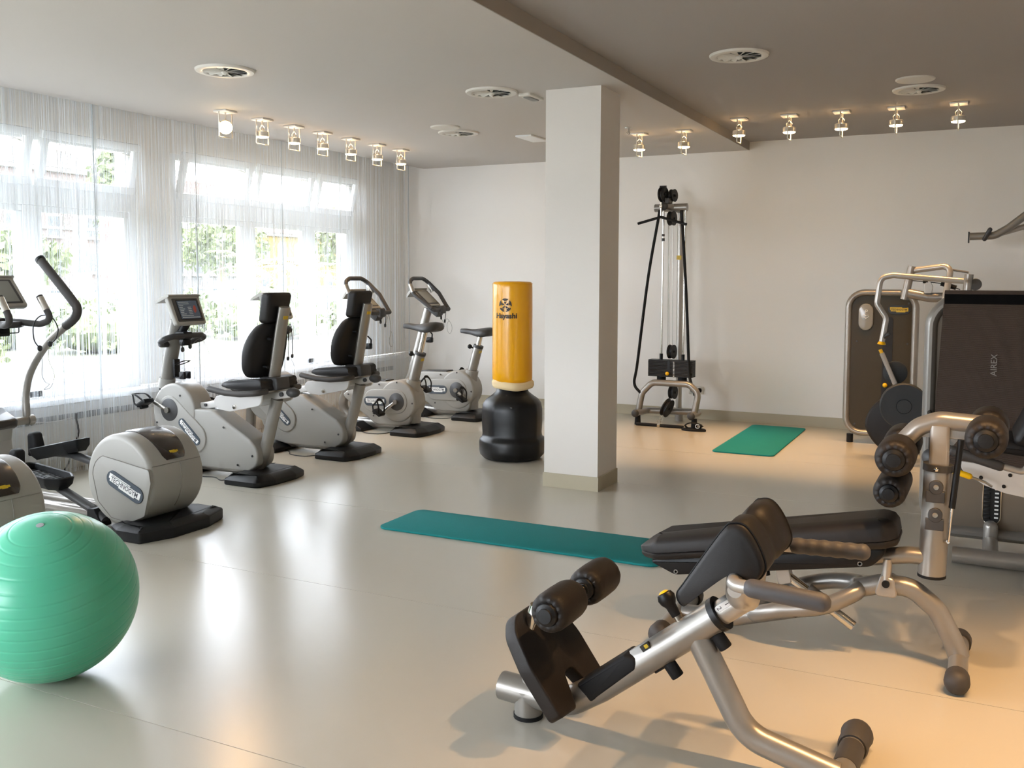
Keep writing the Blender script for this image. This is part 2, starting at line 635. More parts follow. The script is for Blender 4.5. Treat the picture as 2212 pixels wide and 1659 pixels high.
cy_edges = [3.15, 4.24, 5.331, 6.42, 7.583, 8.54, 9.93]
rng = random.Random(3)
CLAB = ['string curtain panel just beyond the left picture edge', 'leftmost string curtain panel, behind the tall trainer arm',
        'string curtain panel between the tall trainer arm and the nearest bike console', 'string curtain panel behind the nearest bike console, right of the window pier',
        'string curtain panel behind the recumbent seat backs', 'rightmost string curtain panel ending at the white back wall']
for k, (a, b) in enumerate(zip(cy_edges[:-1], cy_edges[1:])):
    t = thing('string_curtain', CLAB[k], 'curtain', (XL-0.045, (a+b)/2, Z1+0.11), group='white string curtains along the window wall')
    w = (b-a)
    obj('header_tape', MB().box((0, 0, -0.02), (0.012, w-0.012, 0.04), 0.003), 'curtain_tape', t)
    st = MB()
    y = -w/2+0.004
    dens = 1.0
    while y < w/2-0.004:
        edge = min(y+w/2, w/2-y)
        dens = 0.55+0.45*math.sin(y*9+k*1.7)*math.sin(y*23+k)
        st_w = rng.uniform(0.0022, 0.0038)
        amp = 0.018*math.sin(y*34+k*2)+0.012*math.sin(y*71+k)
        yb = y+rng.gauss(0, 0.004)
        an = rng.uniform(-0.9, 0.9)
        dx, dy = st_w/2*math.sin(an), st_w/2*math.cos(an)
        x0 = rng.uniform(-0.004, 0.004)
        segs = [(-0.04, x0, y), (-1.1, x0+amp*0.5, y*0.6+yb*0.4), (-Z1-0.098, x0+amp, yb)]
        base = len(st.v)
        for z, xx, yy in segs:
            st.v.append((xx-dx, yy-dy, z)); st.v.append((xx+dx, yy+dy, z))
        st.f += [(base, base+1, base+3, base+2), (base+2, base+3, base+5, base+4)]
        step = rng.uniform(0.0036, 0.0066) if dens > 0.45 else rng.uniform(0.0055, 0.0095)
        if edge < 0.03:
            step = 0.003
        y += step
    obj('edge_cord', MB().cyl((0.006, w/2-0.006, -0.04), (0.006, w/2-0.006, -Z1-0.09), 0.0045, n=6), 'curtain_edge', t)
    so = obj('strings', st, 'curtain_string', t, ang=None)
    so['kind'] = 'stuff'

# ------------------------------------------------------------------ ceiling spotlights: plate, wire frame, reflector lamp
bm_ = bpy.data.materials.new('lamp_face'); bm_.use_nodes = True
_b = bm_.node_tree.nodes['Principled BSDF']
_b.inputs['Base Color'].default_value = (0.9, 0.8, 0.6, 1); _b.inputs['Emission Color'].default_value = (1.0, 0.72, 0.36, 1); _b.inputs['Emission Strength'].default_value = 14.0
MATS['lamp_face'] = bm_
SPOT_W = 48.0
spot_d = {}


def spot_light(power, size, blend=0.55):
    k = (power, size)
    if k not in spot_d:
        d = bpy.data.lights.new('lamp_beam', 'SPOT')
        d.energy = power; d.color = (1.0, 0.57, 0.24); d.spot_size = math.radians(size); d.spot_blend = blend; d.shadow_soft_size = 0.035
        spot_d[k] = d
    return spot_d[k]


def make_spot(label, loc, group, tilt=None, power=SPOT_W, size=60):
    t = thing('ceiling_spotlight', label, 'spotlight', loc, group=group)
    obj('mounting_plate', MB().box((0, 0, -0.008), (0.135, 0.135, 0.014), 0.003), 'lamp_plate', t)
    fr = MB()
    fr.tube([(0, -0.075, -0.014), (0, -0.075, -0.215), (0, 0.075, -0.215), (0, 0.075, -0.014)], 0.0052, 8, 0.006, seg=3)
    fr.cyl((0, 0, -0.015), (0, 0, -0.05), 0.006, n=8)
    obj('wire_frame', fr, 'lamp_metal', t)
    R = Matrix.Identity(4)
    if tilt:
        R = tilt
    T = Matrix.Translation((0, 0, -0.13)) @ R
    hd = MB()
    hd.lathe([(0.009, 0.050), (0.010, 0.030), (0.014, 0.026), (0.050, 0.024), (0.057, 0.018), (0.057, -0.018), (0.055, -0.020)], n=24, M=T)
    o = obj('lamp_head', hd, 'lamp_metal', t)
    fc = MB().lathe([(0.054, -0.0195), (0.050, -0.026), (0.03, -0.031), (0.0, -0.033)], n=24, M=T)
    obj('lamp_face', fc, 'lamp_face', o)
    sp = MB()
    sp.tube([V(0.004, 0, -0.05), T @ V(0.026, 0, 0.055), T @ V(0.020, 0, 0.024)], 0.003, 6)
    sp.tube([V(-0.004, 0, -0.05), T @ V(-0.026, 0, 0.055), T @ V(-0.020, 0, 0.024)], 0.003, 6)
    obj('lead_wire', sp, 'lamp_metal', o)
    L = bpy.data.objects.new('lamp_beam', spot_light(power, size)); COL.objects.link(L); L.parent = t
    d = (R.to_3x3() @ V(0, 0, -1))
    L.location = T @ V(0, 0, -0.045); L.rotation_euler = d.to_track_quat('-Z', 'Y').to_euler()
    # stray light leaving the back of the reflector towards the ceiling
    if 'leak' not in spot_d:
        d_ = bpy.data.lights.new('lamp_leak', 'POINT'); d_.energy = 0.30; d_.color = (1.0, 0.62, 0.28); d_.shadow_soft_size = 0.01
        spot_d['leak'] = d_
    K = bpy.data.objects.new('lamp_leak', spot_d['leak']); COL.objects.link(K); K.parent = t
    K.location = T @ V(0, 0, 0.062)
    return t


ORD = ['first', 'second', 'third', 'fourth', 'fifth', 'sixth', 'seventh']
LY = [5.98, 6.42, 6.84, 7.25, 7.69, 8.14, 8.58]
for i, y in enumerate(LY):
    tl = None
    lab = 'square plate ceiling spotlight pointing down, %s from the left in the window row' % ORD[i]
    if i == 0:
        tl = V(0.60, -0.62, -0.30).to_track_quat('-Z', 'Y').to_matrix().to_4x4()
        lab = 'ceiling spotlight turned to face the room, leftmost in the window row'
    make_spot(lab, (-5.6, y, Z1), 'ceiling spotlights in the row along the window', tl, power=14.0 if i else 20.0)
for i, x in enumerate([-2.955, -2.526]):
    make_spot('warm ceiling spotlight on the lower ceiling, %s right of the white column' % ORD[i], (x, 8.60, Z1), 'ceiling spotlights in the row before the back wall')
for i, x in enumerate([-2.045, -1.601, -1.162, -0.722, -0.247]):
    make_spot('warm ceiling spotlight on the raised ceiling, %s from the beam' % ORD[i], (x, 8.70, Z2), 'ceiling spotlights in the row before the back wall')
# the same kind of row above the benches, over the top edge of the picture
for i, (x, y) in enumerate([(-0.05, 3.05), (0.45, 3.05), (0.95, 3.05), (1.45, 3.05)]):
    make_spot('warm ceiling spotlight above the benches, %s from the beam, over the picture' % ORD[i], (x, y, Z2), 'ceiling spotlights above the benches', power=92.0, size=80)


# ------------------------------------------------------------------ round swirl diffusers and other ceiling fittings
def diffuser(label, x, y, z, r=0.19, grp='round swirl air diffusers'):
    t = thing('air_diffuser', label, 'air vent', (x, y, z), group=grp)
    obj('rim', MB().lathe([(r*0.74, 0.0), (r*0.74, -0.012), (r*0.80, -0.018), (r*0.97, -0.014), (r, -0.004), (r, 0.0)], n=40), 'vent_white', t)
    obj('back_plate', MB().lathe([(r*0.75, -0.001), (r*0.75, -0.004), (0.0, -0.004)], n=32), 'vent_dark', t)
    b = None
    for i in range(12):
        a = 2*PI*i/12
        if b is None:
            m_ = MB()
            q = [(0.02, -0.004), (r*0.74, -0.018), (r*0.76, 0.013), (0.02, 0.004)]
            m_.add([(q[0][0], q[0][1], -0.014), (q[1][0], q[1][1], -0.017), (q[2][0], q[2][1], -0.005), (q[3][0], q[3][1], -0.008),
                    (q[0][0], q[0][1], -0.012), (q[1][0], q[1][1], -0.015), (q[2][0], q[2][1], -0.003), (q[3][0], q[3][1], -0.006)],
                   [(3, 2, 1, 0), (4, 5, 6, 7), (0, 1, 5, 4), (1, 2, 6, 5), (2, 3, 7, 6), (3, 0, 4, 7)])
            b = obj('blade', m_, 'vent_white', t)
        else:
            inst(b, rot=(0, 0, a))
    obj('hub', MB().lathe([(0.024, -0.004), (0.024, -0.018), (0.012, -0.03), (0.0, -0.034)], n=16), 'vent_white', t)
    return t


diffuser('round swirl diffuser at the left of the lower ceiling', -4.505, 4.815, Z1)
diffuser('round swirl diffuser near the top of the white column', -3.27, 6.215, Z1)
diffuser('round swirl diffuser deepest in the room beside a blank disc, lower ceiling', -4.455, 7.805, Z1)
diffuser('round swirl diffuser at the front of the raised grey ceiling', -1.475, 6.235, Z2)
diffuser('round swirl diffuser further back on the raised grey ceiling', -0.505, 7.94, Z2)
for lab, x, y, z in (('blank white ceiling disc on the lower ceiling beside a diffuser', -4.40, 7.47, Z1), ('blank ceiling disc on the raised ceiling behind a diffuser', -0.505, 7.53, Z2)):
    o = obj('ceiling_disc', MB().lathe([(0.135, 0.0), (0.135, -0.006), (0.128, -0.012), (0.03, -0.014), (0.0, -0.014)], n=40), 'vent_white', loc=(x, y, z))
    tag(o, lab, 'ceiling cover', 'blank ceiling discs')
o = obj('ceiling_hatch', MB().box((0, 0, -0.008), (0.17, 0.40, 0.016), 0.004), 'window_white', loc=(-3.975, 8.40, Z1))
tag(o, 'white rectangular panel on the lower ceiling left of the column', 'ceiling panel')
t = thing('emergency_light', 'small grey emergency light on the ceiling by the column', 'emergency light', (-3.08, 6.49, Z1))
obj('body', MB().prism(rrect(0.10, 0.26, 0.02), -0.02, 0.0, plane='xy', b0=0.008), 'vent_white', t)
obj('lens', MB().prism(rrect(0.06, 0.18, 0.02), -0.026, -0.019, plane='xy', b0=0.004), 'mid_grey', t)
t = thing('sprinkler_head', 'small brass sprinkler head on the ceiling right of the column', 'sprinkler', (-2.93, 8.22, Z1))
obj('escutcheon', MB().lathe([(0.035, 0.0), (0.033, -0.006), (0.012, -0.01)], n=18), 'steel', t)
sp = MB().cyl((0, 0, -0.008), (0, 0, -0.05), 0.008, n=10)
sp.tube([(0.008, 0, -0.03), (0.016, 0, -0.045), (0.004, 0, -0.06)], 0.003, 6)
sp.tube([(-0.008, 0, -0.03), (-0.016, 0, -0.045), (-0.004, 0, -0.06)], 0.003, 6)
obj('nozzle', sp, 'steel', t)
obj('deflector', MB().lathe([(0.0, -0.058), (0.018, -0.060), (0.018, -0.063), (0.0, -0.064)], n=14), 'steel', t)

# ------------------------------------------------------------------ shared pieces of the cardio machines
def badge(parent, x0, z0, x1, z1, r, y, dark='badge_dark', plate='badge_white', ink='ink', th=0.006):
    """oval badge with the maker's plate and lettering, on the side facing -Y; (x0,z0)-(x1,z1) its centre line"""
    L = math.hypot(x1-x0, z1-z0); a = math.atan2(z1-z0, x1-x0); H_ = 2*r
    T = Matrix.Translation(((x0+x1)/2, y, (z0+z1)/2)) @ Matrix.Rotation(-a, 4, 'Y')
    b = obj('badge', MB().prism(capsule(-L/2, 0, r, L/2, 0), -th, 0, b0=0.002, seg=1, M=T), dark, parent)
    w = L+H_*0.55; h = H_*0.46
    o = [(-0.50*w, 0.5*h), (-0.50*w, 0.95*h*0.5+0.14*h), (0.16*w, 0.64*h), (0.16*w, 0.42*h), (0.42*w, 0.42*h), (0.42*w, 0.5*h), (0.5*w, 0.5*h), (0.5*w, -0.42*h),
         (0.34*w, -0.42*h), (0.34*w, -0.62*h), (-0.16*w, -0.62*h), (-0.16*w, -0.42*h), (-0.46*w, -0.42*h), (-0.46*w, -0.1*h), (-0.5*w, -0.1*h)]
    o = [(px, pz) for px, pz in o]
    obj('badge_plate', MB().prism(o, -th-0.0015, -th+0.0005, M=T), plate, b)
    tv, tf = text_geo('TECHNOGYM', 1.0, 0.0, 0.01)
    tw = max(v[0] for v in tv)-min(v[0] for v in tv)
    s_ = w*0.86/tw
    obj('badge_lettering', MB().add([(v[0]*s_, v[1]*s_*1.15, 0) for v in tv], tf, T @ Matrix.Translation((0, -th-0.0022, -0.02*h)) @ FACE_NEAR), ink, b, ang=None)
    obj('badge_line', MB().box((-0.10*w, -th-0.002, 0.48*h), (w*0.62, 0.001, h*0.05), M=T), ink, b)
    return b


def foot_base(parent, x0, x1, w=0.28, name='foot_base', h0=0.045, h1=0.08):
    o = fillet([(x0, -w), (x1-0.04, -w), (x1, -w*0.42), (x1, w*0.42), (x1-0.04, w), (x0, w), (x0-0.02, w*0.6), (x0-0.02, -w*0.6)], [0.03, 0.05, 0.08, 0.08, 0.05, 0.03, 0.03, 0.03], 4, True)
    R = []
    for d, z in ((0.006, 0.0), (0.0, 0.008), (0.0, h0-0.008), (0.006, h0), (0.055, h1-0.006), (0.07, h1)):
        R.append([(q[0], q[1], z) for q in inset(o, d)])
    return obj(name, MB().rings(R), 'black_plastic', parent, ang=30)


def pedal(parent, y, cx, cz, px, pz, side, strap=None, tilt=0.0):
    """crank arm, pedal block and toe strap on the given side (-1 near, +1 far)"""
    c = obj('crank_arm', MB().tube([(cx, y, cz), (px, y, pz)], 0.016, 10, ry=0.009, up=(0, 1, 0), rnd=True).cyl((cx, y+0.012*side, cz), (cx, y-0.03*side, cz), 0.024, n=16), 'steel', parent)
    yp = y+side*0.075
    T = Matrix.Translation((px, yp, pz)) @ Matrix.Rotation(tilt, 4, 'Y')
    p_ = MB()
    p_.prism(rrect(0.10, 0.035, 0.012), -0.05, 0.05, 0.006, 2, M=T)
    p_.prism(rrect(0.03, 0.05, 0.012), -0.035, 0.035, 0.006, 2, M=T @ Matrix.Translation((-0.03, 0, -0.012)))
    p_.cyl((px, y, pz), (px, yp, pz), 0.009, n=8)
    po = obj('pedal', p_, 'black_plastic', parent)
    a = -1.0
    s_ = MB()
    pts = [T @ V(0.03, -0.045, 0.012), T @ V(-0.01, -0.05, 0.075), T @ V(-0.06, -0.03, 0.105), T @ V(-0.06, 0.03, 0.105), T @ V(-0.01, 0.05, 0.075), T @ V(0.03, 0.045, 0.012)]
    s_.tube(spline([tuple(q) for q in pts], 5), 0.013, 6, ry=0.0035, up=tuple(T.to_3x3() @ V(0.7, 0, 0.7)))
    s_.tube([T @ V(-0.06, -0.03, 0.105), T @ V(-0.075, -0.035, 0.03), T @ V(-0.045, -0.035, -0.005)], 0.009, 6, ry=0.003, up=(0, 1, 0))
    obj('toe_strap', s_, 'black_rubber', po)


def screws(parent, pts, y):
    s_ = None
    for x, z in pts:
        if s_ is None:
            s_ = obj('screw', MB().lathe([(0.009, 0.0), (0.008, 0.003), (0.004, 0.003), (0.003, 0.001), (0, 0.001)], (0, 0, 0), (0, -1, 0), 10), 'dark_grey', parent, loc=(x, y, z))
        else:
            inst(s_, loc=(x, y, z))


def console(parent, p_top, p_bot, w, depth, scr='screen', hood=0.07, text=True):
    """screen unit: face from p_top to p_bot (x,z), turned to +X; w half width"""
    dx, dz = p_bot[0]-p_top[0], p_bot[1]-p_top[1]; H_ = math.hypot(dx, dz)
    ex = V(0, 1, 0)                       # screen right (seen from +X, +Y is to the right)
    ey = V(-dx/H_, 0, -dz/H_)             # screen up
    ez = ex.cross(ey)                     # out of the screen
    cen = V((p_top[0]+p_bot[0])/2, 0, (p_top[1]+p_bot[1])/2)
    T = Matrix.Identity(4)
    for i in range(3):
        T[i][0] = ex[i]; T[i][1] = ey[i]; T[i][2] = ez[i]; T[i][3] = cen[i]
    b = MB()
    o = fillet([(-w*0.95, -H_/2), (w*0.95, -H_/2), (w, H_/2), (-w, H_/2)], 0.022, 4, True)
    b.prism(o, -depth, 0.0, 0.010, 3, plane='xy', M=T, b0=0.03)
    c = obj('console', b, 'housing_light', parent)
    # rounded visor along the top edge, reaching back
    v = MB()
    pr = spline([(0.012, -0.002), (0.010, 0.010), (-0.02, 0.020), (-depth-hood, 0.012), (-depth-hood-0.012, -0.004), (-depth-hood*0.6, -0.002), (-0.02, -0.004)], 4, True)
    R = []
    for s_ in (-1.0, -0.985, 0.985, 1.0):
        k = 0.55 if abs(s_) == 1.0 else 1.0
        sag = -0.006*(abs(s_) > 0.99)
        R.append([tuple(T @ V(w*s_*1.005, H_/2-0.004+q[1]*k+sag, q[0])) for q in pr])
    v.rings(R)
    obj('visor', v, 'housing_light', c)
    zb = MB(); zo = rrect(2*w*0.82, H_*0.80, 0.010)
    zb.prism(zo, -0.001, 0.003, 0.0015, 1, plane='xy', M=T)
    obj('bezel', zb, 'dark_grey', c)
    obj('screen', MB().prism(rrect(2*w*0.66, H_*0.70, 0.004), 0.002, 0.0045, plane='xy', M=T @ Matrix.Translation((w*0.05, 0, 0))), scr, c)
    return c, T, H_


def handlebar(parent, pts, r, closed=True, m='dark_grey', fil=0.06):
    return obj('handlebar', MB().tube(pts, r, 14, fil, closed=closed, seg=7), m, parent)


mat('screen_text', '#9fa39e', 0.4, emit='#9aa09a', estr=0.25)
mat('screen_red', '#7a2f24', 0.4, emit='#8a3324', estr=0.2)
mat('screen_blue', '#3a4450', 0.3, emit='#39424e', estr=0.25)


def screen_content(c, T, H_, w):
    b = MB().prism(rrect(2*w*0.62, H_*0.62, 0.002), 0.0046, 0.0050, plane='xy', M=T @ Matrix.Translation((w*0.05, 0, 0)))
    obj('display', b, 'screen_blue', c)
    tx = MB(); r_ = random.Random(4)
    for i in range(9):
        y_ = H_*(0.26-0.058*i)
        n = r_.uniform(0.3, 0.9) if i > 1 else 1.1
        tx.box((w*0.05-w*0.56+w*n*0.5*0.6, y_, 0.0054), (w*n*0.6, H_*0.016, 0.0006), M=T)
        if i > 2:
            tx.box((w*0.12, y_, 0.0054), (w*0.22, H_*0.014, 0.0006), M=T)
    tx.box((w*0.05, -H_*0.265, 0.0054), (w*1.1, H_*0.02, 0.0006), M=T)
    obj('display_text', tx, 'screen_text', c)
    obj('display_figure', MB().prism(spline([(w*0.38, -H_*0.12), (w*0.5, -H_*0.05), (w*0.52, H_*0.08), (w*0.46, H_*0.15), (w*0.36, H_*0.08), (w*0.33, -0.02*H_)], 4, True), 0.0051, 0.0056, plane='xy', M=T), 'screen_red', c)


# ------------------------------------------------------------------ recumbent bike (faces -X)
def make_recumbent(label, loc):
    t = thing('recumbent_bike', label, 'exercise bike', loc, group='recumbent exercise bikes facing the window')
    foot_base(t, -0.15, 0.215)
    ff = MB().prism(fillet([(-0.62, 0.0), (-0.60, 0.035), (-0.68, 0.075), (-0.84, 0.075), (-0.86, 0.0)], 0.015, 3, True), -0.24, 0.24, 0.01)
    ff.cyl((-0.80, -0.26, 0.035), (-0.80, -0.20, 0.035), 0.034, n=16).cyl((-0.80, 0.26, 0.035), (-0.80, 0.20, 0.035), 0.034, n=16)
    obj('front_foot', ff, 'black_plastic', t)
    obj('frame_tube', MB().tube([(-1.0, 0, 0.66), (-1.075, 0, 0.42), (-1.10, 0, 0.10), (-0.95, 0, 0.070), (-0.06, 0, 0.072), (0.012, 0, 0.20), (0.142, 0, 0.63)], 0.048, 16, 0.15, ry=0.045, seg=8), 'silver_paint', t)
    # flywheel drum and lower shell
    dr = MB().prism(circ(-0.82, 0.482, 0.226, 56), -0.105, 0.105, 0.022, 4)
    obj('flywheel_housing', dr, 'housing', t)
    low = fillet([(-0.64, 0.52), (-0.42, 0.515), (-0.33, 0.468), (-0.05, 0.32), (0.035, 0.235), (0.02, 0.12), (-0.07, 0.068), (-0.60, 0.064), (-0.80, 0.10), (-0.93, 0.34), (-0.80, 0.50)],
                 [0.02, 0.08, 0.1, 0.1, 0.12, 0.09, 0.07, 0.08, 0.2, 0.05, 0.02], 6, True)
    lo = obj('lower_housing', MB().prism(low, -0.098, 0.098, 0.016, 3), 'housing', t)
    cap_ = MB().prism(capsule(-0.857, 0.497, 0.114, -0.60, 0.292, 0.118), -0.112, -0.095, b0=0.008)
    obj('side_cover', cap_, 'housing', t)
    obj('side_cover', MB().prism(capsule(-0.857, 0.497, 0.114, -0.60, 0.292, 0.118), 0.095, 0.112, b1=0.008), 'housing', t)
    for s_ in (-1, 1):
        obj('crank_disc', MB().lathe([(0.09, 0.0), (0.09, 0.006), (0.082, 0.010), (0.03, 0.012), (0.02, 0.02), (0, 0.02)], (-0.857, 0.108*s_, 0.497), (0, s_, 0), 36), 'dark_grey', t)
    pedal(t, -0.135, -0.857, 0.497, -1.012, 0.556, -1, tilt=-0.5)
    pedal(t, 0.135, -0.857, 0.497, -0.702, 0.438, 1, tilt=0.2)
    badge(t, -0.722, 0.402, -0.572, 0.270, 0.036, -0.112)
    screws(t, [(-0.96, 0.655), (-0.745, 0.615), (-1.0, 0.385), (-0.30, 0.395), (-0.02, 0.195), (-0.165, 0.115)], -0.106)
    # slotted seat rail with end knob
    ra = MB(); T = Matrix.Translation((-0.18, 0, 0.602)) @ Matrix.Rotation(-0.165, 4, 'Y')
    ra.prism(rrect(0.062, 0.058, 0.012), -0.52, 0.47, plane='yz', M=T)
    ro = obj('seat_rail', ra, 'seat_plate', t)
    obj('rail_end', MB().sphere((0.295, 0, 0.686), 0.052, 18, 10, (1.05, 0.95, 0.72)), 'dark_grey', t)
    obj('rail_bolt', MB().cyl((-0.545, -0.034, 0.546), (-0.545, -0.044, 0.546), 0.012, n=12).cyl((0.215, -0.03, 0.672), (0.215, -0.046, 0.672), 0.017, n=12), 'dark_grey', ro)
    # carriage, seat and armrests
    ca = fillet([(-0.325, 0.606), (-0.29, 0.648), (0.17, 0.72), (0.142, 0.60), (-0.16, 0.535), (-0.275, 0.548)], [0.02, 0.03, 0.02, 0.05, 0.06, 0.05], 5, True)
    cb = MB().prism(ca, -0.185, -0.168, 0.004, 1).prism(ca, 0.168, 0.185, 0.004, 1)
    cb.box((-0.06, 0, 0.665), (0.40, 0.36, 0.02), 0.005, M=Matrix.Translation((-0.06, 0, 0.665)) @ Matrix.Rotation(-0.155, 4, 'Y') @ Matrix.Translation((0.06, 0, -0.665)))
    cr_ = obj('seat_carriage', cb, 'seat_plate', t)
    obj('carriage_bolt', MB().lathe([(0.018, 0), (0.016, 0.008), (0, 0.01)], (-0.11, -0.185, 0.575), (0, -1, 0), 14), 'chrome', cr_)
    for s_ in (-1, 1):
        obj('armrest', MB().tube([(-0.275, 0.27*s_, 0.712), (-0.12, 0.272*s_, 0.69), (0.02, 0.27*s_, 0.688), (0.16, 0.25*s_, 0.70), (0.17, 0.16*s_, 0.705)], 0.023, 12, 0.05, rnd=True), 'grip', t)
    so = spline([(-0.262, 0.722), (-0.225, 0.752), (-0.12, 0.772), (0.03, 0.787), (0.15, 0.792), (0.165, 0.75), (0.15, 0.705), (-0.10, 0.700), (-0.23, 0.706)], 5, True)
    R = []
    for yy, k in ((-0.205, 0.70), (-0.20, 0.88), (-0.185, 0.97), (-0.15, 1.0), (0.15, 1.0), (0.185, 0.97), (0.20, 0.88), (0.205, 0.70)):
        cx_, cz_ = -0.05, 0.742
        R.append([((q[0]-cx_)*(1 if q[0] > cx_ else 0.86+0.14*k)*(0.985 if k < 1 else 1)+cx_, yy*(1.0 if q[0] > -0.1 else 0.82+(q[0]+0.26)*1.1), (q[1]-cz_)*k+cz_+(0.006 if abs(yy) > 0.16 else -0.004)) for q in so])
    obj('seat', MB().rings(R), 'vinyl', t, ang=50)
    obj('seat_bracket', MB().prism(fillet([(0.03, 0.715), (0.03, 0.80), (0.20, 0.80), (0.21, 0.70)], 0.02, 3, True), -0.075, 0.075, 0.012), 'dark_grey', t)
    # back post, backrest and headrest
    bp_ = MB().tube([(0.105, 0, 0.73), (0.150, 0, 0.96), (0.185, 0, 1.14), (0.228, 0, 1.325)], 0.058, 16, 0.4, ry=0.032, up=(1, 0, 0))
    po = obj('backrest_post', bp_, 'silver_paint', t)
    obj('post_label', MB().box((0.242, -0.008, 1.245), (0.004, 0.05, 0.026), M=Matrix.Translation((0.247, 0, 1.245)) @ Matrix.Rotation(0.21, 4, 'Y') @ Matrix.Translation((-0.247, 0, -1.245))), 'badge_gold', po)
    lean = 0.205

    def pad(name, x_, z_, half, thick, bev, wrap):
        """half: outline (y, u) with u up the lean; thick along -x"""
        R_ = []
        o_ = clean(half)
        if area2(o_) < 0:
            o_.reverse()
        n_ = 5
        prof = [(bev*(1-math.sin(PI/2*k/n_)), -bev*(1-math.cos(PI/2*k/n_))) for k in range(n_+1)]
        prof2 = [(bev*(1-math.cos(PI/2*k/n_)), -(thick-bev*(1-math.sin(PI/2*k/n_)))) for k in range(n_+1)]
        for d_, xx in prof+prof2:
            ring = []
            for q in inset(o_, d_):
                xl = xx-wrap*q[0]*q[0]
                ring.append((x_+xl*math.cos(lean)+q[1]*math.sin(lean), q[0], z_-xl*math.sin(lean)*0.0+q[1]*math.cos(lean)))
            R_.append(ring)
        return obj(name, MB().rings(R_), 'vinyl', t, ang=60)

    bo = spline([(-0.165, -0.195), (-0.205, -0.12), (-0.218, 0.0), (-0.195, 0.10), (-0.145, 0.18), (-0.09, 0.208), (0.0, 0.212), (0.09, 0.208), (0.145, 0.18), (0.195, 0.10), (0.218, 0.0), (0.205, -0.12), (0.165, -0.195), (0.10, -0.212), (0.0, -0.212), (-0.10, -0.212)], 4, True)
    pad('backrest', 0.108, 1.0, bo, 0.085, 0.034, 0.9)
    ho = fillet([(-0.12, -0.115), (0.12, -0.115), (0.135, 0.118), (-0.135, 0.118)], 0.035, 5, True)
    pad('headrest', 0.183, 1.318, ho, 0.095, 0.03, 0.3)
    bt = MB()
    for zz, xx in ((0.88, 0.10), (1.09, 0.145)):
        for s_ in (-1, 1):
            bt.cyl((xx-0.02, s_*0.075, zz), (xx+0.022, s_*0.075, zz-0.004), 0.012, n=10)
    obj('backrest_bolt', bt, 'black_plastic', t)
    # mast, console, handlebar, bottle holder
    obj('mast', MB().tube([(-1.0, 0, 0.64), (-0.955, 0, 0.86), (-0.855, 0, 1.20)], 0.05, 16, 0.5, ry=0.062), 'mid_grey', t)
    obj('mast_collar', MB().tube([(-1.003, 0, 0.66), (-0.985, 0, 0.735)], 0.058, 16, ry=0.07), 'housing', t)
    c, T, H_ = console(t, (-0.795, 1.40), (-0.70, 1.175), 0.165, 0.055)
    screen_content(c, T, H_, 0.165)
    obj('console_neck', MB().tube([(-0.86, 0, 1.08), (-0.80, 0, 1.13), (-0.745, 0, 1.20)], 0.035, 12, 0.1, ry=0.03), 'black_plastic', t)
    handlebar(t, [(-0.765, -0.15, 1.082), (-0.765, 0.15, 1.082), (-0.80, 0.235, 1.055), (-0.90, 0.14, 1.015), (-0.93, 0.0, 1.01), (-0.90, -0.14, 1.015), (-0.80, -0.235, 1.055)], 0.024, True, 'dark_grey', 0.05)
    obj('handlebar_clamp', MB().box((-0.80, 0, 1.085), (0.11, 0.10, 0.06), 0.015).box((-0.78, 0.0, 1.03), (0.06, 0.09, 0.05), 0.015), 'black_plastic', t)
    bh = MB()
    bh.box((-0.885, 0, 0.815), (0.025, 0.06, 0.15), 0.006)
    bh.tube([(-0.815+0.05*math.cos(a), 0.05*math.sin(a), 0.865+0.02*math.cos(a)) for a in [2*PI*i/20 for i in range(20)]], 0.012, 6, closed=True, ry=0.004, up=(0, 0, 1))
    bh.box((-0.795, -0.025, 0.765), (0.055, 0.028, 0.06), 0.008).box((-0.795, 0.03, 0.765), (0.055, 0.02, 0.06), 0.008)
    bh.tube([(-0.88, -0.02, 0.745), (-0.82, -0.03, 0.745), (-0.77, -0.02, 0.76)], 0.007, 6)
    obj('bottle_holder', bh, 'black_plastic', t)
    return t


recA = make_recumbent('nearest recumbent bike, its lit console screen fully in view', (-4.9, 5.57, 0))
dup(recA, (-4.93, 6.68, 0), 'second recumbent bike, its console hidden behind the nearer headrest')


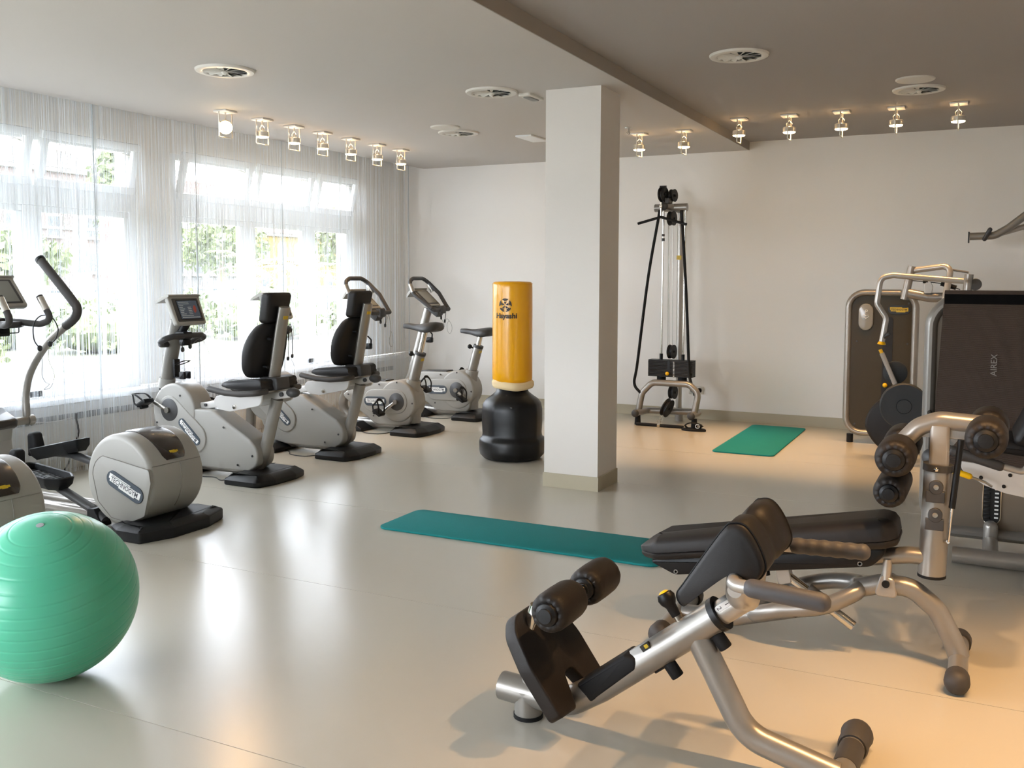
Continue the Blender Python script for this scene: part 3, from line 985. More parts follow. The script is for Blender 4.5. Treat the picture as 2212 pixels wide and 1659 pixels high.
# ------------------------------------------------------------------ upright bike (faces -X)
def make_upright(label, loc, saddle_z, crank_end):
    t = thing('upright_bike', label, 'exercise bike', loc, group='upright exercise bikes facing the window')
    foot_base(t, -0.13, 0.225)
    ff = MB().prism(fillet([(-0.50, 0.0), (-0.50, 0.03), (-0.60, 0.085), (-0.78, 0.085), (-0.80, 0.0)], 0.015, 3, True), -0.22, 0.22, 0.01)
    ff.cyl((-0.74, -0.25, 0.035), (-0.74, -0.19, 0.035), 0.034, n=16).cyl((-0.74, 0.25, 0.035), (-0.74, 0.19, 0.035), 0.034, n=16)
    obj('front_foot', ff, 'black_plastic', t)
    obj('frame_tube', MB().tube([(-0.08, 0, 0.066), (-0.74, 0, 0.064), (-0.915, 0, 0.20), (-0.80, 0, 0.46), (-0.578, 0, 1.20)], 0.045, 16, 0.16, ry=0.05, seg=9), 'silver_paint', t)
    obj('flywheel_housing', MB().prism(circ(-0.15, 0.313, 0.212, 56), -0.105, 0.105, 0.022, 4), 'housing', t)
    bo = fillet([(-0.15, 0.50), (-0.30, 0.505), (-0.62, 0.497), (-0.815, 0.355), (-0.80, 0.32), (-0.44, 0.085), (-0.36, 0.066), (0.0, 0.075), (0.02, 0.20)], [0.05, 0.1, 0.10, 0.03, 0.04, 0.1, 0.05, 0.08, 0.05], 5, True)
    bd = obj('side_housing', MB().prism(bo, -0.098, 0.098, 0.016, 3), 'housing', t)
    obj('top_strip', MB().prism([(-0.70, 0.452), (-0.62, 0.506), (-0.30, 0.517), (-0.30, 0.495), (-0.60, 0.485)], -0.075, 0.075, 0.006, 2), 'dark_grey', bd)
    for s_ in (-1, 1):
        obj('side_cover', MB().prism(capsule(-0.43, 0.305, 0.118, -0.15, 0.313, 0.122), 0.095*s_ if s_ > 0 else -0.112, 0.112 if s_ > 0 else -0.095, b0=0.008 if s_ < 0 else 0, b1=0.008 if s_ > 0 else 0), 'housing', t)
        obj('crank_disc', MB().lathe([(0.088, 0.0), (0.088, 0.006), (0.08, 0.010), (0.03, 0.012), (0.02, 0.02), (0, 0.02)], (-0.15, 0.108*s_, 0.313), (0, s_, 0), 36), 'dark_grey', t)
    ex, ez = crank_end
    pedal(t, -0.135, -0.15, 0.313, -0.15+ex, 0.313+ez, -1, tilt=0.55)
    pedal(t, 0.135, -0.15, 0.313, -0.15-ex, 0.313-ez, 1, tilt=0.55)
    badge(t, -0.49, 0.303, -0.318, 0.308, 0.047, -0.112)
    screws(t, [(-0.15, 0.505), (0.03, 0.305), (-0.43, 0.155), (-0.74, 0.355), (-0.36, 0.475)], -0.106)
    # neck, seat sleeve, chrome seat post, saddle
    obj('neck', MB().tube([(-0.02, 0, 0.10), (-0.02, 0, 0.30), (-0.035, 0, 0.44), (-0.015, 0, 0.53)], 0.072, 16, 0.3, radii=None), 'housing', t)
    obj('seat_sleeve', MB().tube([(-0.022, 0, 0.50), (0.062, 0, 0.795)], 0.052, 16), 'silver_paint', t)
    obj('sleeve_collar', MB().tube([(0.058, 0, 0.780), (0.066, 0, 0.806)], 0.056, 16), 'dark_grey', t)
    obj('sleeve_label', MB().box((0.10, -0.02, 0.735), (0.004, 0.05, 0.028), M=Matrix.Translation((0.10, -0.02, 0.735)) @ Matrix.Rotation(0.28, 4, 'Y') @ Matrix.Translation((-0.10, 0.02, -0.735))), 'badge_gold', t)
    obj('adjust_knob', MB().cyl((0.035, 0, 0.765), (-0.03, 0, 0.785), 0.010, n=10).sphere((-0.045, 0, 0.79), 0.026, 14, 8), 'black_plastic', t)
    dz = saddle_z-1.06
    k = dz/0.29*0.083
    obj('seat_post', MB().tube([(0.058, 0, 0.79), (0.125+k, 0, 1.035+dz)], 0.028, 14), 'chrome', t)
    R = []
    for x_, wd, zt, zb in ((-0.130, 0.016, 1.075, 1.055), (-0.118, 0.030, 1.090, 1.042), (-0.06, 0.036, 1.092, 1.035), (0.0, 0.044, 1.086, 1.028), (0.06, 0.070, 1.088, 1.018), (0.12, 0.108, 1.098, 1.010), (0.18, 0.132, 1.108, 1.010), (0.24, 0.130, 1.112, 1.020), (0.275, 0.105, 1.108, 1.035), (0.288, 0.07, 1.095, 1.055)):
        ring = []
        zc, hh = (zt+zb)/2, (zt-zb)/2
        for i in range(20):
            a = 2*PI*i/20
            ca_, sa_ = math.cos(a), math.sin(a)
            yy = wd*math.copysign(abs(ca_)**0.6, ca_); zz = zc+hh*math.copysign(abs(sa_)**0.7, sa_)
            zz -= 0.018*(abs(yy)/0.13)**2
            ring.append((x_+k, yy, zz+dz))
        R.append(ring)
    obj('saddle', MB().rings(R), 'dark_grey', t, ang=60)
    # console on the mast, looped handlebar, bottle holder
    c, T, H_ = console(t, (-0.70, 1.415), (-0.49, 1.235), 0.15, 0.05, scr='screen_grey', hood=0.05)
    hb = [(-0.425, -0.17, 1.205), (-0.63, -0.205, 1.355), (-0.705, -0.19, 1.50), (-0.715, -0.10, 1.535), (-0.715, 0.10, 1.535), (-0.705, 0.19, 1.50), (-0.56, 0.205, 1.37), (-0.425, 0.17, 1.205)]
    h = obj('handlebar', MB().tube(hb, 0.022, 14, 0.07, seg=7).tube([(-0.425, -0.175, 1.205), (-0.405, -0.16, 1.190), (-0.405, 0.16, 1.190), (-0.425, 0.175, 1.205)], 0.022, 12, 0.02), 'dark_grey', t)
    for s_ in (-1, 1):
        obj('pulse_grip', MB().tube([(-0.645, 0.205*s_, 1.385), (-0.69, 0.196*s_, 1.47)], 0.0245, 12), 'steel', h)
    obj('mast_head', MB().box((-0.50, 0, 1.185), (0.20, 0.12, 0.07), 0.02, M=Matrix.Translation((-0.50, 0, 1.185)) @ Matrix.Rotation(0.6, 4, 'Y') @ Matrix.Translation((0.50, 0, -1.185))).box((-0.405, 0, 1.19), (0.06, 0.10, 0.09), 0.015), 'dark_grey', t)
    bh = MB().box((-0.625, 0, 0.90), (0.025, 0.05, 0.12), 0.006).box((-0.575, 0.02, 0.845), (0.07, 0.06, 0.06), 0.01)
    bh.tube([(-0.62, -0.03, 0.94), (-0.56, -0.02, 0.955), (-0.545, 0.03, 0.91), (-0.55, 0.03, 0.86)], 0.008, 6, 0.02)
    obj('bottle_holder', bh, 'black_plastic', t)
    return t


make_upright('upright bike with raised chrome seat post, third in the bike row', (-5.05, 7.97, 0), 1.06, (-0.145, -0.103))
make_upright('furthest upright bike beside the yellow punching bag', (-5.01, 9.10, 0), 0.955, (0.12, -0.08))


# ------------------------------------------------------------------ elliptical trainer (faces -X)
def make_elliptical(label, loc):
    t = thing('elliptical_trainer', label, 'elliptical trainer', loc, group='elliptical trainers facing the window')
    o = fillet([(-0.19, -0.30), (-0.06, -0.36), (0.16, -0.36), (0.25, -0.15), (0.25, 0.15), (0.16, 0.36), (-0.06, 0.36), (-0.19, 0.30)], 0.03, 4, True)
    o = [(q[0]*0.84-0.02, q[1]*0.95) for q in o]
    R = [[(q[0], q[1], z) for q in inset(o, d)] for d, z in ((0.006, 0), (0, 0.008), (0, 0.062), (0.008, 0.070), (0.05, 0.086), (0.06, 0.088))]
    obj('rear_base', MB().rings(R), 'black_plastic', t, ang=30)
    dr = obj('rear_housing', MB().prism(circ(-0.19, 0.325, 0.278, 72), -0.215, 0.215, 0.035, 5), 'housing', t)
    # parting seams and the raised side panel
    sp_ = circ(-0.27, 0.34, 0.13, 14, PI, 0.60*PI)+[(0.075, 0.41), (0.088, 0.33), (0.03, 0.13), (-0.10, 0.075), (-0.25, 0.09), (-0.36, 0.18)]
    obj('side_panel', MB().prism(fillet(sp_, 0.02, 3, True), -0.2215, -0.20, b0=0.004, seg=2), 'housing', dr)
    obj('panel_seam', MB().tube([(q[0], -0.2205, q[1]) for q in fillet(sp_, 0.02, 3, True)], 0.0028, 6, closed=True), 'mid_grey', dr)
    obj('seam', MB().tube([(-0.19+0.279*math.cos(a), y_, 0.325+0.279*math.sin(a)) for a, y_ in [(0.36, -0.19), (0.36, 0.19)]], 0.0022, 6), 'mid_grey', dr)
    obj('seam', MB().tube([(-0.19+0.279*math.cos(a), 0.02, 0.325+0.279*math.sin(a)) for a in [-0.7+1.06*i/12 for i in range(13)]], 0.0022, 6), 'mid_grey', dr)
    # smoked cap wrapped over the drum
    R = []
    for i in range(25):
        a = PI*0.62+(0.44-PI*0.62)*i/24
        wd = 0.085+0.02*math.sin(PI*i/24)
        k = 1.0 if 1 < i < 23 else (0.93 if i in (1, 23) else 0.80)
        R.append([tuple(V(-0.19+(0.279+h_)*math.cos(a), y_*k, 0.325+(0.279+h_)*math.sin(a))) for y_, h_ in ((-wd, -0.004), (-wd, 0.003), (-wd*0.9, 0.007), (wd*0.9, 0.007), (wd, 0.003), (wd, -0.004))])
    cp = obj('smoked_cap', MB().rings(R), 'smoked_cap', dr, ang=50)
    a = 0.60
    Tc = Matrix.Translation((-0.19+0.288*math.cos(a), 0, 0.325+0.288*math.sin(a))) @ Matrix.Rotation(PI/2-a, 4, 'Y') @ Matrix.Rotation(PI/2, 4, 'Z')
    lg = obj('cap_emblem', MB().prism([(-0.032, 0.006), (-0.032, 0.009), (0.01, 0.009), (0.01, 0.006), (0.032, 0.006), (0.032, -0.006), (0.018, -0.006), (0.018, -0.010), (-0.014, -0.010), (-0.014, -0.006), (-0.028, -0.006)], -0.001, 0.0015, plane='xy', M=Tc), 'badge_gold', dr)
    badge(t, -0.225, 0.332, -0.022, 0.250, 0.050, -0.2215)
    # bottom rails
    ra = MB()
    for y_ in (-0.075, 0.075):
        ra.tube([(-0.30, y_, 0.055), (-1.70, y_, 0.055)], 0.032, 14)
    obj('floor_rail', ra, 'silver_light', t)
    # pedal arms, pedals, rollers
    for y_, pts, pz, px, til in ((-0.17, [(-0.36, 0.05), (-0.47, 0.105), (-0.90, 0.255)], 0.262, -0.90, 0.10), (0.19, [(-0.40, 0.10), (-0.60, 0.26), (-1.10, 0.335), (-1.35, 0.33)], 0.365, -1.17, -0.22)):
        am = MB().tube([(x_, y_, z_) for x_, z_ in pts], 0.032, 12, 0.05, ry=0.026)
        po = obj('pedal_arm', am, 'dark_grey', t)
        obj('roller_fork', MB().prism(fillet([(-0.34, 0.012), (-0.48, 0.012), (-0.48, 0.12), (-0.42, 0.12)], 0.012, 2, True), y_-0.04, y_+0.04, 0.006), 'black_plastic', po) if y_ < 0 else None
        Tp = Matrix.Translation((px, y_-0.02, pz)) @ Matrix.Rotation(til, 4, 'Y')
        pd = MB()
        ol = fillet([(-0.23, -0.075), (-0.19, -0.095), (0.14, -0.095), (0.22, -0.05), (0.22, 0.05), (0.14, 0.095), (-0.19, 0.095), (-0.23, 0.075)], 0.02, 3, True)
        wall_o = [[(q[0], q[1], z_) for q in inset(ol, d_)] for d_, z_ in ((0.03, -0.035), (0.0, 0.0), (-0.008, 0.045), (0.0, 0.05), (0.008, 0.045), (0.016, 0.008))]
        pd.rings(wall_o, True, Tp)
        pp = obj('pedal', pd, 'black_plastic', po)
        obj('heel_stop', MB().prism(fillet([(-0.27, 0.0), (-0.16, 0.0), (-0.17, 0.155), (-0.235, 0.165)], [0.01, 0.01, 0.025, 0.03], 4, True), -0.075, 0.005, 0.02, 3, M=Tp), 'black_rubber', po)
        rb = MB()
        for i in range(11):
            rb.box((-0.12+i*0.027, 0, 0.011), (0.008, 0.15, 0.008), 0, M=Tp)
        obj('tread', rb, 'dark_grey', po)
    # front tower
    fb = MB().prism(fillet([(-1.62, 0.06), (-1.66, 0.40), (-1.64, 0.50), (-1.74, 0.58), (-1.80, 0.60), (-1.85, 0.35), (-1.85, 0.06)], [0.03, 0.03, 0.05, 0.05, 0.05, 0.08, 0.03], 5, True), -0.16, 0.16, 0.03, 4)
    obj('front_housing', fb, 'housing', t)
    fc = MB().prism(fillet([(-1.625, 0.485), (-1.62, 0.545), (-1.78, 0.622), (-1.84, 0.63), (-1.855, 0.54), (-1.76, 0.47)], [0.02, 0.02, 0.06, 0.02, 0.03, 0.05], 5, True), -0.185, 0.185, 0.03, 4)
    obj('front_cap', fc, 'smoked_cap', t)
    obj('cap_emblem', MB().box((-1.76, 0.03, 0.610), (0.03, 0.10, 0.004), 0.0, M=Matrix.Translation((-1.76, 0, 0.610)) @ Matrix.Rotation(0.40, 4, 'Y') @ Matrix.Translation((1.76, 0, -0.610))), 'badge_gold', t)
    obj('front_base', MB().box((-1.75, 0, 0.035), (0.20, 0.60, 0.07), 0.02), 'black_plastic', t)
    obj('pivot_shaft', MB().cyl((-1.70, -0.32, 0.515), (-1.70, 0.32, 0.515), 0.03, n=16).cyl((-1.70, 0.30, 0.515), (-1.70, 0.345, 0.515), 0.038, n=16).cyl((-1.70, -0.345, 0.515), (-1.70, -0.30, 0.515), 0.038, n=16), 'silver_paint', t)
    far = [(-1.705, 0.52), (-1.70, 0.72), (-1.63, 0.89), (-1.45, 1.08), (-1.26, 1.205)]
    grp = [(-1.26, 1.205), (-1.165, 1.265), (-1.14, 1.33), (-1.20, 1.40), (-1.495, 1.665)]
    for s_, sh in ((1, 0.0), (-1, -0.30)):
        def sw(q):
            k = (q[1]-0.52)/1.15
            return (q[0]+sh*k, 0.30*s_, q[1])
        ar = obj('swing_arm', MB().tube(spline([sw(q) for q in far], 5), 0.027, 14), 'silver_paint', t)
        obj('swing_grip', MB().tube(spline([sw(q) for q in grp], 6), 0.031, 14, rnd=False), 'grip', ar)
        tp = Vector(sw(grp[-1])); dr_ = (tp-Vector(sw(grp[-2]))).normalized()
        obj('grip_cap', MB().cyl(tp-dr_*0.008, tp+dr_*0.012, 0.034, n=14), 'black_plastic', ar)
    obj('mast', MB().tube([(-1.76, 0, 0.55), (-1.77, 0, 0.95), (-1.62, 0, 1.26)], 0.05, 16, 0.4), 'silver_paint', t)
    # fixed bar with upturned grips
    fx = MB().tube([(-1.315, -0.145, 1.415), (-1.205, -0.15, 1.255), (-1.30, -0.13, 1.225), (-1.55, -0.06, 1.245), (-1.55, 0.06, 1.245), (-1.30, 0.13, 1.225), (-1.205, 0.15, 1.255), (-1.315, 0.145, 1.415)], 0.022, 12, 0.045, seg=6)
    f_ = obj('fixed_handlebar', fx, 'grip', t)
    for s_ in (-1, 1):
        obj('pulse_grip', MB().tube([(-1.308, 0.146*s_, 1.405), (-1.25, 0.148*s_, 1.32)], 0.0235, 12), 'steel', f_)
    c, T, H_ = console(t, (-1.66, 1.545), (-1.485, 1.345), 0.20, 0.05, scr='screen_grey', hood=0.0)
    tr = MB().prism(spline([(-1.62, -0.12), (-1.50, -0.15), (-1.42, -0.08), (-1.40, 0.0), (-1.42, 0.08), (-1.50, 0.15), (-1.62, 0.12)], 5, True), 1.20, 1.245, 0.012, 2, plane='xy')
    obj('cup_tray', tr, 'dark_grey', t)
    obj('tray_bracket', MB().box((-1.56, 0.0, 1.17), (0.10, 0.12, 0.06), 0.01).tube([(-1.45, -0.08, 1.20), (-1.45, -0.08, 1.165), (-1.45, 0.08, 1.165), (-1.45, 0.08, 1.20)], 0.004, 6, 0.01), 'black_plastic', t)
    return t


ellA = make_elliptical('elliptical trainer in front of the left window with its rear drum in full view', (-4.45, 4.2, 0))
dup(ellA, (-4.45, 3.08, 0), 'elliptical trainer cut by the left picture edge behind the green ball')

# ------------------------------------------------------------------ free-standing punching bag
mat('bag_yellow', '#eda800', 0.28, spec=0.5, coat=0.25, bump=0.04, bscale=30)
mat('bag_black', '#0a0a0b', 0.36, spec=0.4, coat=0.0, bump=0.03, bscale=120)
mat('foam_cream', '#ecd3a4', 0.8)
t = thing('punching_bag', 'yellow free-standing punching bag on a black water-filled base', 'punching bag', (-3.60, 7.23, 0))
n8 = 96


def oct_ring(r, z, k):
    """slightly eight-sided ring; k how flat the sides are"""
    out = []
    for i in range(n8):
        a = 2*PI*i/n8
        f = math.cos(PI/8)/math.cos(((a+0.2) % (PI/4))-PI/8)
        rr = r*((1-k)+k*f*1.04)
        out.append((rr*math.cos(a), rr*math.sin(a), z))
    return out


bs = MB().rings([oct_ring(r, z, k) for r, z, k in ((0.20, 0.0, 0.2), (0.245, 0.008, 0.2), (0.275, 0.04, 0.25), (0.283, 0.08, 0.25), (0.283, 0.150, 0.3), (0.275, 0.178, 0.4), (0.258, 0.192, 0.4), (0.252, 0.22, 0.5), (0.258, 0.32, 0.5), (0.256, 0.42, 0.5), (0.248, 0.475, 0.45), (0.222, 0.512, 0.3), (0.175, 0.545, 0.2), (0.14, 0.575, 0.0), (0.125, 0.62, 0.0), (0.125, 0.70, 0.0))])
b = obj('base', bs, 'bag_black', t, ang=60)
obj('filler_cap', MB().lathe([(0.03, -0.012), (0.03, 0.012), (0.024, 0.018), (0, 0.018)], (0.10, -0.20, 0.47), (0.25, -0.6, 0.75), 18), 'bag_black', b)
rr_ = random.Random(5)
cu = MB()
R = []
for z, r in ((0.615, 0.10), (0.60, 0.14), (0.605, 0.168), (0.625, 0.178), (0.655, 0.178), (0.672, 0.165), (0.675, 0.12)):
    R.append([(r*(1+0.035*math.sin(5*2*PI*i/48+z*20)+0.02*math.sin(3*2*PI*i/48))*math.cos(2*PI*i/48), r*(1+0.035*math.sin(5*2*PI*i/48+z*20))*math.sin(2*PI*i/48), z+0.010*math.sin(2*2*PI*i/48)) for i in range(48)])
obj('foam_collar', cu.rings(R), 'foam_cream', t, ang=60)
R = []
for z, r in ((0.662, 0.10), (0.660, 0.150), (0.668, 0.163), (0.69, 0.170), (0.75, 0.172), (1.0, 0.171), (1.3, 0.170), (1.46, 0.169), (1.495, 0.168), (1.508, 0.162), (1.513, 0.145), (1.518, 0.06)):
    R.append([(r*(1+0.006*math.sin(9*2*PI*i/72+z*8)*(1 if 0.7 < z < 1.5 else 2.0))*math.cos(2*PI*i/72), r*(1+0.006*math.sin(9*2*PI*i/72+z*8))*math.sin(2*PI*i/72), z) for i in range(72)])
cv_ = obj('cover', MB().rings(R), 'bag_yellow', t, ang=60)
obj('top_seam', MB().tube([(0.168*math.cos(2*PI*i/48), 0.168*math.sin(2*PI*i/48), 1.497) for i in range(48)], 0.004, 6, closed=True), 'bag_yellow', cv_)


def wrap_on_bag(verts, faces, cz, R_, ang0, z0):
    out = []
    for v in verts:
        a = ang0+v[0]/R_
        out.append((R_*math.sin(a), -R_*math.cos(a), z0+v[1]))
    return MB().add(out, faces)


lettering = text_geo('Hayashi', 0.062, 0.06, 0.0016)
A0 = 0.13
obj('print_word', wrap_on_bag(*lettering, 0, 0.1768, A0, 1.228), 'ink_black', cv_, ang=None)
em = MB()
for i in range(5):                       # ring of petals with a five-spoked centre
    a = PI/2+2*PI*i/5
    for (r0, r1, da, db) in ((0.047, 0.056, -0.48, 0.48), (0.036, 0.046, -0.30, 0.30), (0.008, 0.030, -0.34, 0.34)):
        q = []
        for k in range(6):
            aa = a+da+(db-da)*k/5; q.append((r1*math.cos(aa), r1*math.sin(aa)))
        for k in range(6):
            aa = a+(db+(da-db)*k/5)*(1.0 if r0 > 0.01 else 0.5); q.append((r0*math.cos(aa), r0*math.sin(aa)))
        base = len(em.v)
        for x_, z_ in q:
            an = A0-0.03+x_/0.1745
            em.v.append((0.1768*math.sin(an), -0.1768*math.cos(an), 1.318+z_))
        em.f += [(base+k, base+k+1, base+10-k, base+11-k) for k in range(5)]
obj('print_emblem', em, 'ink_black', cv_, ang=None)

# ------------------------------------------------------------------ mats and ball
mat('mat_teal', '#147c7d', 0.75, spec=0.25, bump=0.25, bscale=220, var=0.06, vscale=8)
mat('mat_green', '#128080', 0.75, spec=0.25, bump=0.25, bscale=220, var=0.06, vscale=8)
m1 = obj('exercise_mat', MB().prism(rrect(1.80, 0.50, 0.065, 7), 0.0, 0.014, 0.004, 2, plane='xy'), 'mat_teal', loc=(-2.415, 5.03, 0), rot=(0, 0, 0.006))
tag(m1, 'long teal exercise mat lying across the floor before the column', 'exercise mat', 'teal exercise mats on the floor')
m2 = obj('exercise_mat', MB().prism(rrect(0.545, 1.70, 0.05, 7), 0.0, 0.012, 0.004, 2, plane='xy'), 'mat_green', loc=(-1.866, 9.13, 0), rot=(0, 0, 0.0))
tag(m2, 'short teal mat by the back wall right of the cable tower', 'exercise mat', 'teal exercise mats on the floor')

bmat = mat('ball_green', '#58be9b', 0.30, spec=0.5)
bmat.node_tree.nodes['Principled BSDF'].inputs['Subsurface Weight'].default_value = 0.15
bmat.node_tree.nodes['Principled BSDF'].inputs['Subsurface Radius'].default_value = (0.02, 0.05, 0.03)
BR = 0.3215
pr = []
N = 420
for i in range(N+1):
    th_ = PI*i/N
    r_, z_ = BR*math.sin(th_), -BR*math.cos(th_)
    # fine moulded grooves on the belly, wider ones towards the poles
    lat = (th_/PI-0.5)*2
    g = 0.0
    for gl in (-0.78, -0.70, -0.62, -0.52, -0.42, -0.33, -0.25, -0.17, -0.09, 0.0, 0.09, 0.17, 0.25, 0.33, 0.42, 0.52, 0.62, 0.70, 0.78):
        g += math.exp(-((lat-gl)/0.0065)**2)
    k = 1-0.0038*min(g, 1)
    pr.append((r_*k, z_*k))
bt = thing('exercise_ball', 'large shiny green exercise ball with moulded rings, bottom left', 'exercise ball', (-3.188, 2.403, 0))
bl = obj('shell', MB().lathe(pr, n=96), 'ball_green', bt, loc=(0, 0, BR), rot=(0.26, 0.22, 0), ang=60)
obj('valve_plug', MB().lathe([(0.014, BR-0.004), (0.014, BR+0.001), (0.008, BR+0.002), (0.0, BR+0.001)], n=16), 'louvre_grey', bl)

# ------------------------------------------------------------------ cable tower against the back wall
TX, TY = -2.92, 9.70
t = thing('cable_tower', 'tall silver cable tower with weight stack and pull bars by the back wall', 'cable machine', (TX, TY, 0))
fr = MB()
fr.tube([(-0.34, -0.14, 0.125), (-0.305, -0.13, 0.33), (-0.20, -0.12, 0.445), (0.20, -0.12, 0.445), (0.305, -0.13, 0.36), (0.27, -0.14, 0.15)], 0.034, 14, 0.10)
obj('arched_frame', fr, 'silver_paint', t)
fo = MB()
fo.tube([(-0.33, -0.25, 0.125), (-0.29, 0.02, 0.125), (0.28, 0.02, 0.14), (0.27, -0.26, 0.135)], 0.034, 14, 0.06)
fo.tube([(0.0, 0.02, 0.13), (-0.01, 0.26, 0.10)], 0.034, 14)
fo.cyl((-0.01, 0.25, 0.0), (-0.01, 0.25, 0.12), 0.045, n=16)
obj('floor_frame', fo, 'silver_paint', t)
cp_ = MB().sphere((-0.333, -0.262, 0.125), 0.041, 16, 10, (1, 0.7, 1)).sphere((0.27, -0.272, 0.135), 0.041, 16, 10, (1, 0.7, 1))
obj('end_cap', cp_, 'dark_grey', t)
for x_ in (-0.325, 0.285):
    obj('rubber_foot', MB().cyl((x_, -0.20, 0.0), (x_, -0.20, 0.10), 0.034, 0.028, n=14), 'black_rubber', t)
obj('column_post', MB().tube([(-0.015, 0.25, 0.06), (-0.025, 0.25, 2.30)], 0.032, 16, ry=0.042), 'silver_light', t)
obj('post_label', MB().box((-0.023, 0.205, 1.765), (0.052, 0.004, 0.045), 0.0), 'badge_gold', t)
tp = MB().cyl((-0.245, 0.05, 2.285), (0.105, 0.05, 2.285), 0.042, n=18).tube([(-0.03, 0.25, 2.28), (-0.05, 0.05, 2.285), (-0.11, -0.07, 2.30)], 0.04, 14)
obj('top_beam', tp, 'silver_paint', t)
obj('beam_cap', MB().sphere((-0.11, -0.08, 2.295), 0.046, 14, 10, (1, 0.6, 1)), 'dark_grey', t)


def pulley(parent, c, r, ax, w=0.022, guard=True):
    a = Vector(ax).normalized()
    m_ = MB().lathe([(0.012, -w), (r, -w), (r*0.98, -w*0.6), (r*0.82, -w*0.1), (r*0.82, w*0.1), (r*0.98, w*0.6), (r, w), (0.012, w)], c, a, 28)
    m_.cyl(Vector(c)-a*w*1.5, Vector(c)+a*w*1.5, 0.012, n=10)
    return obj('pulley', m_, 'black_plastic', parent)


pulley(t, (-0.115, -0.09, 2.415), 0.08, (1, -0.22, 0))
pulley(t, (-0.045, 0.03, 2.41), 0.066, (1, -0.22, 0))
obj('pulley_bracket', MB().box((-0.085, -0.03, 2.35), (0.07, 0.13, 0.06), 0.01).cyl((-0.15, -0.10, 2.495), (-0.08, -0.09, 2.495), 0.010, n=8), 'dark_grey', t)
pulley(t, (-0.045, 0.0, 2.17), 0.075, (1, -0.15, 0), 0.026)
pulley(t, (-0.025, 0.0, 0.77), 0.075, (1, -0.15, 0), 0.026)
pulley(t, (0.0, -0.02, 0.34), 0.07, (1, -0.15, 0), 0.026)
pulley(t, (-0.03, -0.12, 0.185), 0.10, (0.90, -0.12, -0.38), 0.026)
rd = None
for x_ in (-0.14, 0.098):
    obj('guide_rod', MB().cyl((x_, 0.0, 0.45), (x_+0.004, 0.0, 2.25), 0.010, n=12), 'chrome', t)
    obj('rod_bushing', MB().cyl((x_, 0.0, 0.66), (x_, 0.0, 0.745), 0.018, n=12), 'black_plastic', t)
obj('rod_collar', MB().cyl((-0.137, 0, 1.985), (-0.137, 0, 2.01), 0.016, n=10).cyl((-0.137, 0, 1.935), (-0.137, 0, 1.965), 0.017, n=10), 'dark_grey', t)
mat('weight_plate', '#262524', 0.5, metal=0.3)
wp = MB().prism(rrect(0.48, 0.0135, 0.003, 2), -0.07, 0.06, 0.003, 1)
w0 = None
for i in range(12):
    z_ = 0.513+0.0148*i
    if w0 is None:
        w0 = obj('weight_plate', wp, 'weight_plate', t, loc=(-0.022, 0, z_))
    else:
        inst(w0, loc=(-0.022, 0, z_))
mk = MB()
for i in range(11):
    mk.box((0.02, -0.0715, 0.516+0.0148*i), (0.016, 0.002, 0.006))
obj('weight_numbers', mk, 'badge_white', t)
obj('selector_slot', MB().box((-0.035, -0.0715, 0.60), (0.028, 0.004, 0.17)), 'black_plastic', t)
obj('selector_pin', MB().cyl((-0.038, -0.06, 0.545), (-0.038, -0.10, 0.545), 0.008, n=10).sphere((-0.038, -0.11, 0.545), 0.021, 14, 8), 'yellow', t)
for x_ in (-0.135, 0.095):
    obj('stack_buffer', MB().cyl((x_, 0, 0.43), (x_, 0, 0.508), 0.048, n=18, bev=0.004), 'black_rubber', t)
for x_ in (-0.055, -0.018):
    obj('cable', MB().cyl((x_, 0.0, 0.80), (x_-0.018, 0.0, 2.16), 0.0035, n=6), 'steel', t)
obj('cable', MB().cyl((-0.088, 0.02, 2.25), (-0.075, 0.02, 0.80), 0.003, n=6), 'steel', t)
obj('link', MB().cyl((-0.117, -0.15, 2.33), (-0.118, -0.15, 2.19), 0.008, n=10).box((-0.117, -0.15, 2.29), (0.026, 0.026, 0.03), 0.004), 'chrome', t)
obj('lat_bar', MB().tube([(-0.367, -0.15, 2.115), (-0.118, -0.15, 2.178), (0.157, -0.15, 2.095)], 0.014, 12, 0.03), 'black_rubber', t)
for pts in ([(-0.136, -0.13, 2.25), (-0.247, -0.15, 1.549), (-0.352, -0.15, 0.66), (-0.385, -0.15, 0.43), (-0.315, -0.15, 0.33)], [(0.072, -0.05, 2.25), (0.140, -0.06, 1.358), (0.184, -0.08, 0.65), (0.205, -0.10, 0.50), (0.272, -0.14, 0.335)]):
    ho_ = obj('guard_tube', MB().tube(spline(pts, 8), 0.0155, 10), 'black_rubber', t)
# pull-down bar and ankle strap left on the floor
b = thing('straight_pull_bar', 'short black pull bar lying on the floor under the cable tower', 'pull bar', (TX, TY-0.27, 0))
obj('bar', MB().cyl((-0.318, 0.0, 0.017), (0.192, 0.0, 0.017), 0.0165, n=14), 'black_rubber', b)
obj('swivel_ring', MB().cyl((-0.085, 0, 0.017), (-0.055, 0, 0.017), 0.0225, n=14).tube([(-0.07+0.018*math.cos(a), 0.002, 0.055+0.02*math.sin(a)) for a in [2*PI*i/14 for i in range(14)]], 0.004, 6, closed=True).tube([(-0.06+0.012*math.cos(a), 0.02+0.01*math.sin(a), 0.095+0.022*math.sin(a)) for a in [2*PI*i/14 for i in range(14)]], 0.004, 6, closed=True), 'chrome', b)
s_ = thing('ankle_strap', 'black ankle strap heaped on the floor beside the cable tower foot', 'strap', (-2.60, 9.37, 0))
st = MB()
st.prism(spline([(-0.11, -0.05), (0.0, -0.075), (0.10, -0.05), (0.13, -0.02), (0.08, 0.05), (-0.05, 0.06), (-0.12, 0.02)], 4, True), 0.0, 0.022, 0.008, 2, plane='xy')
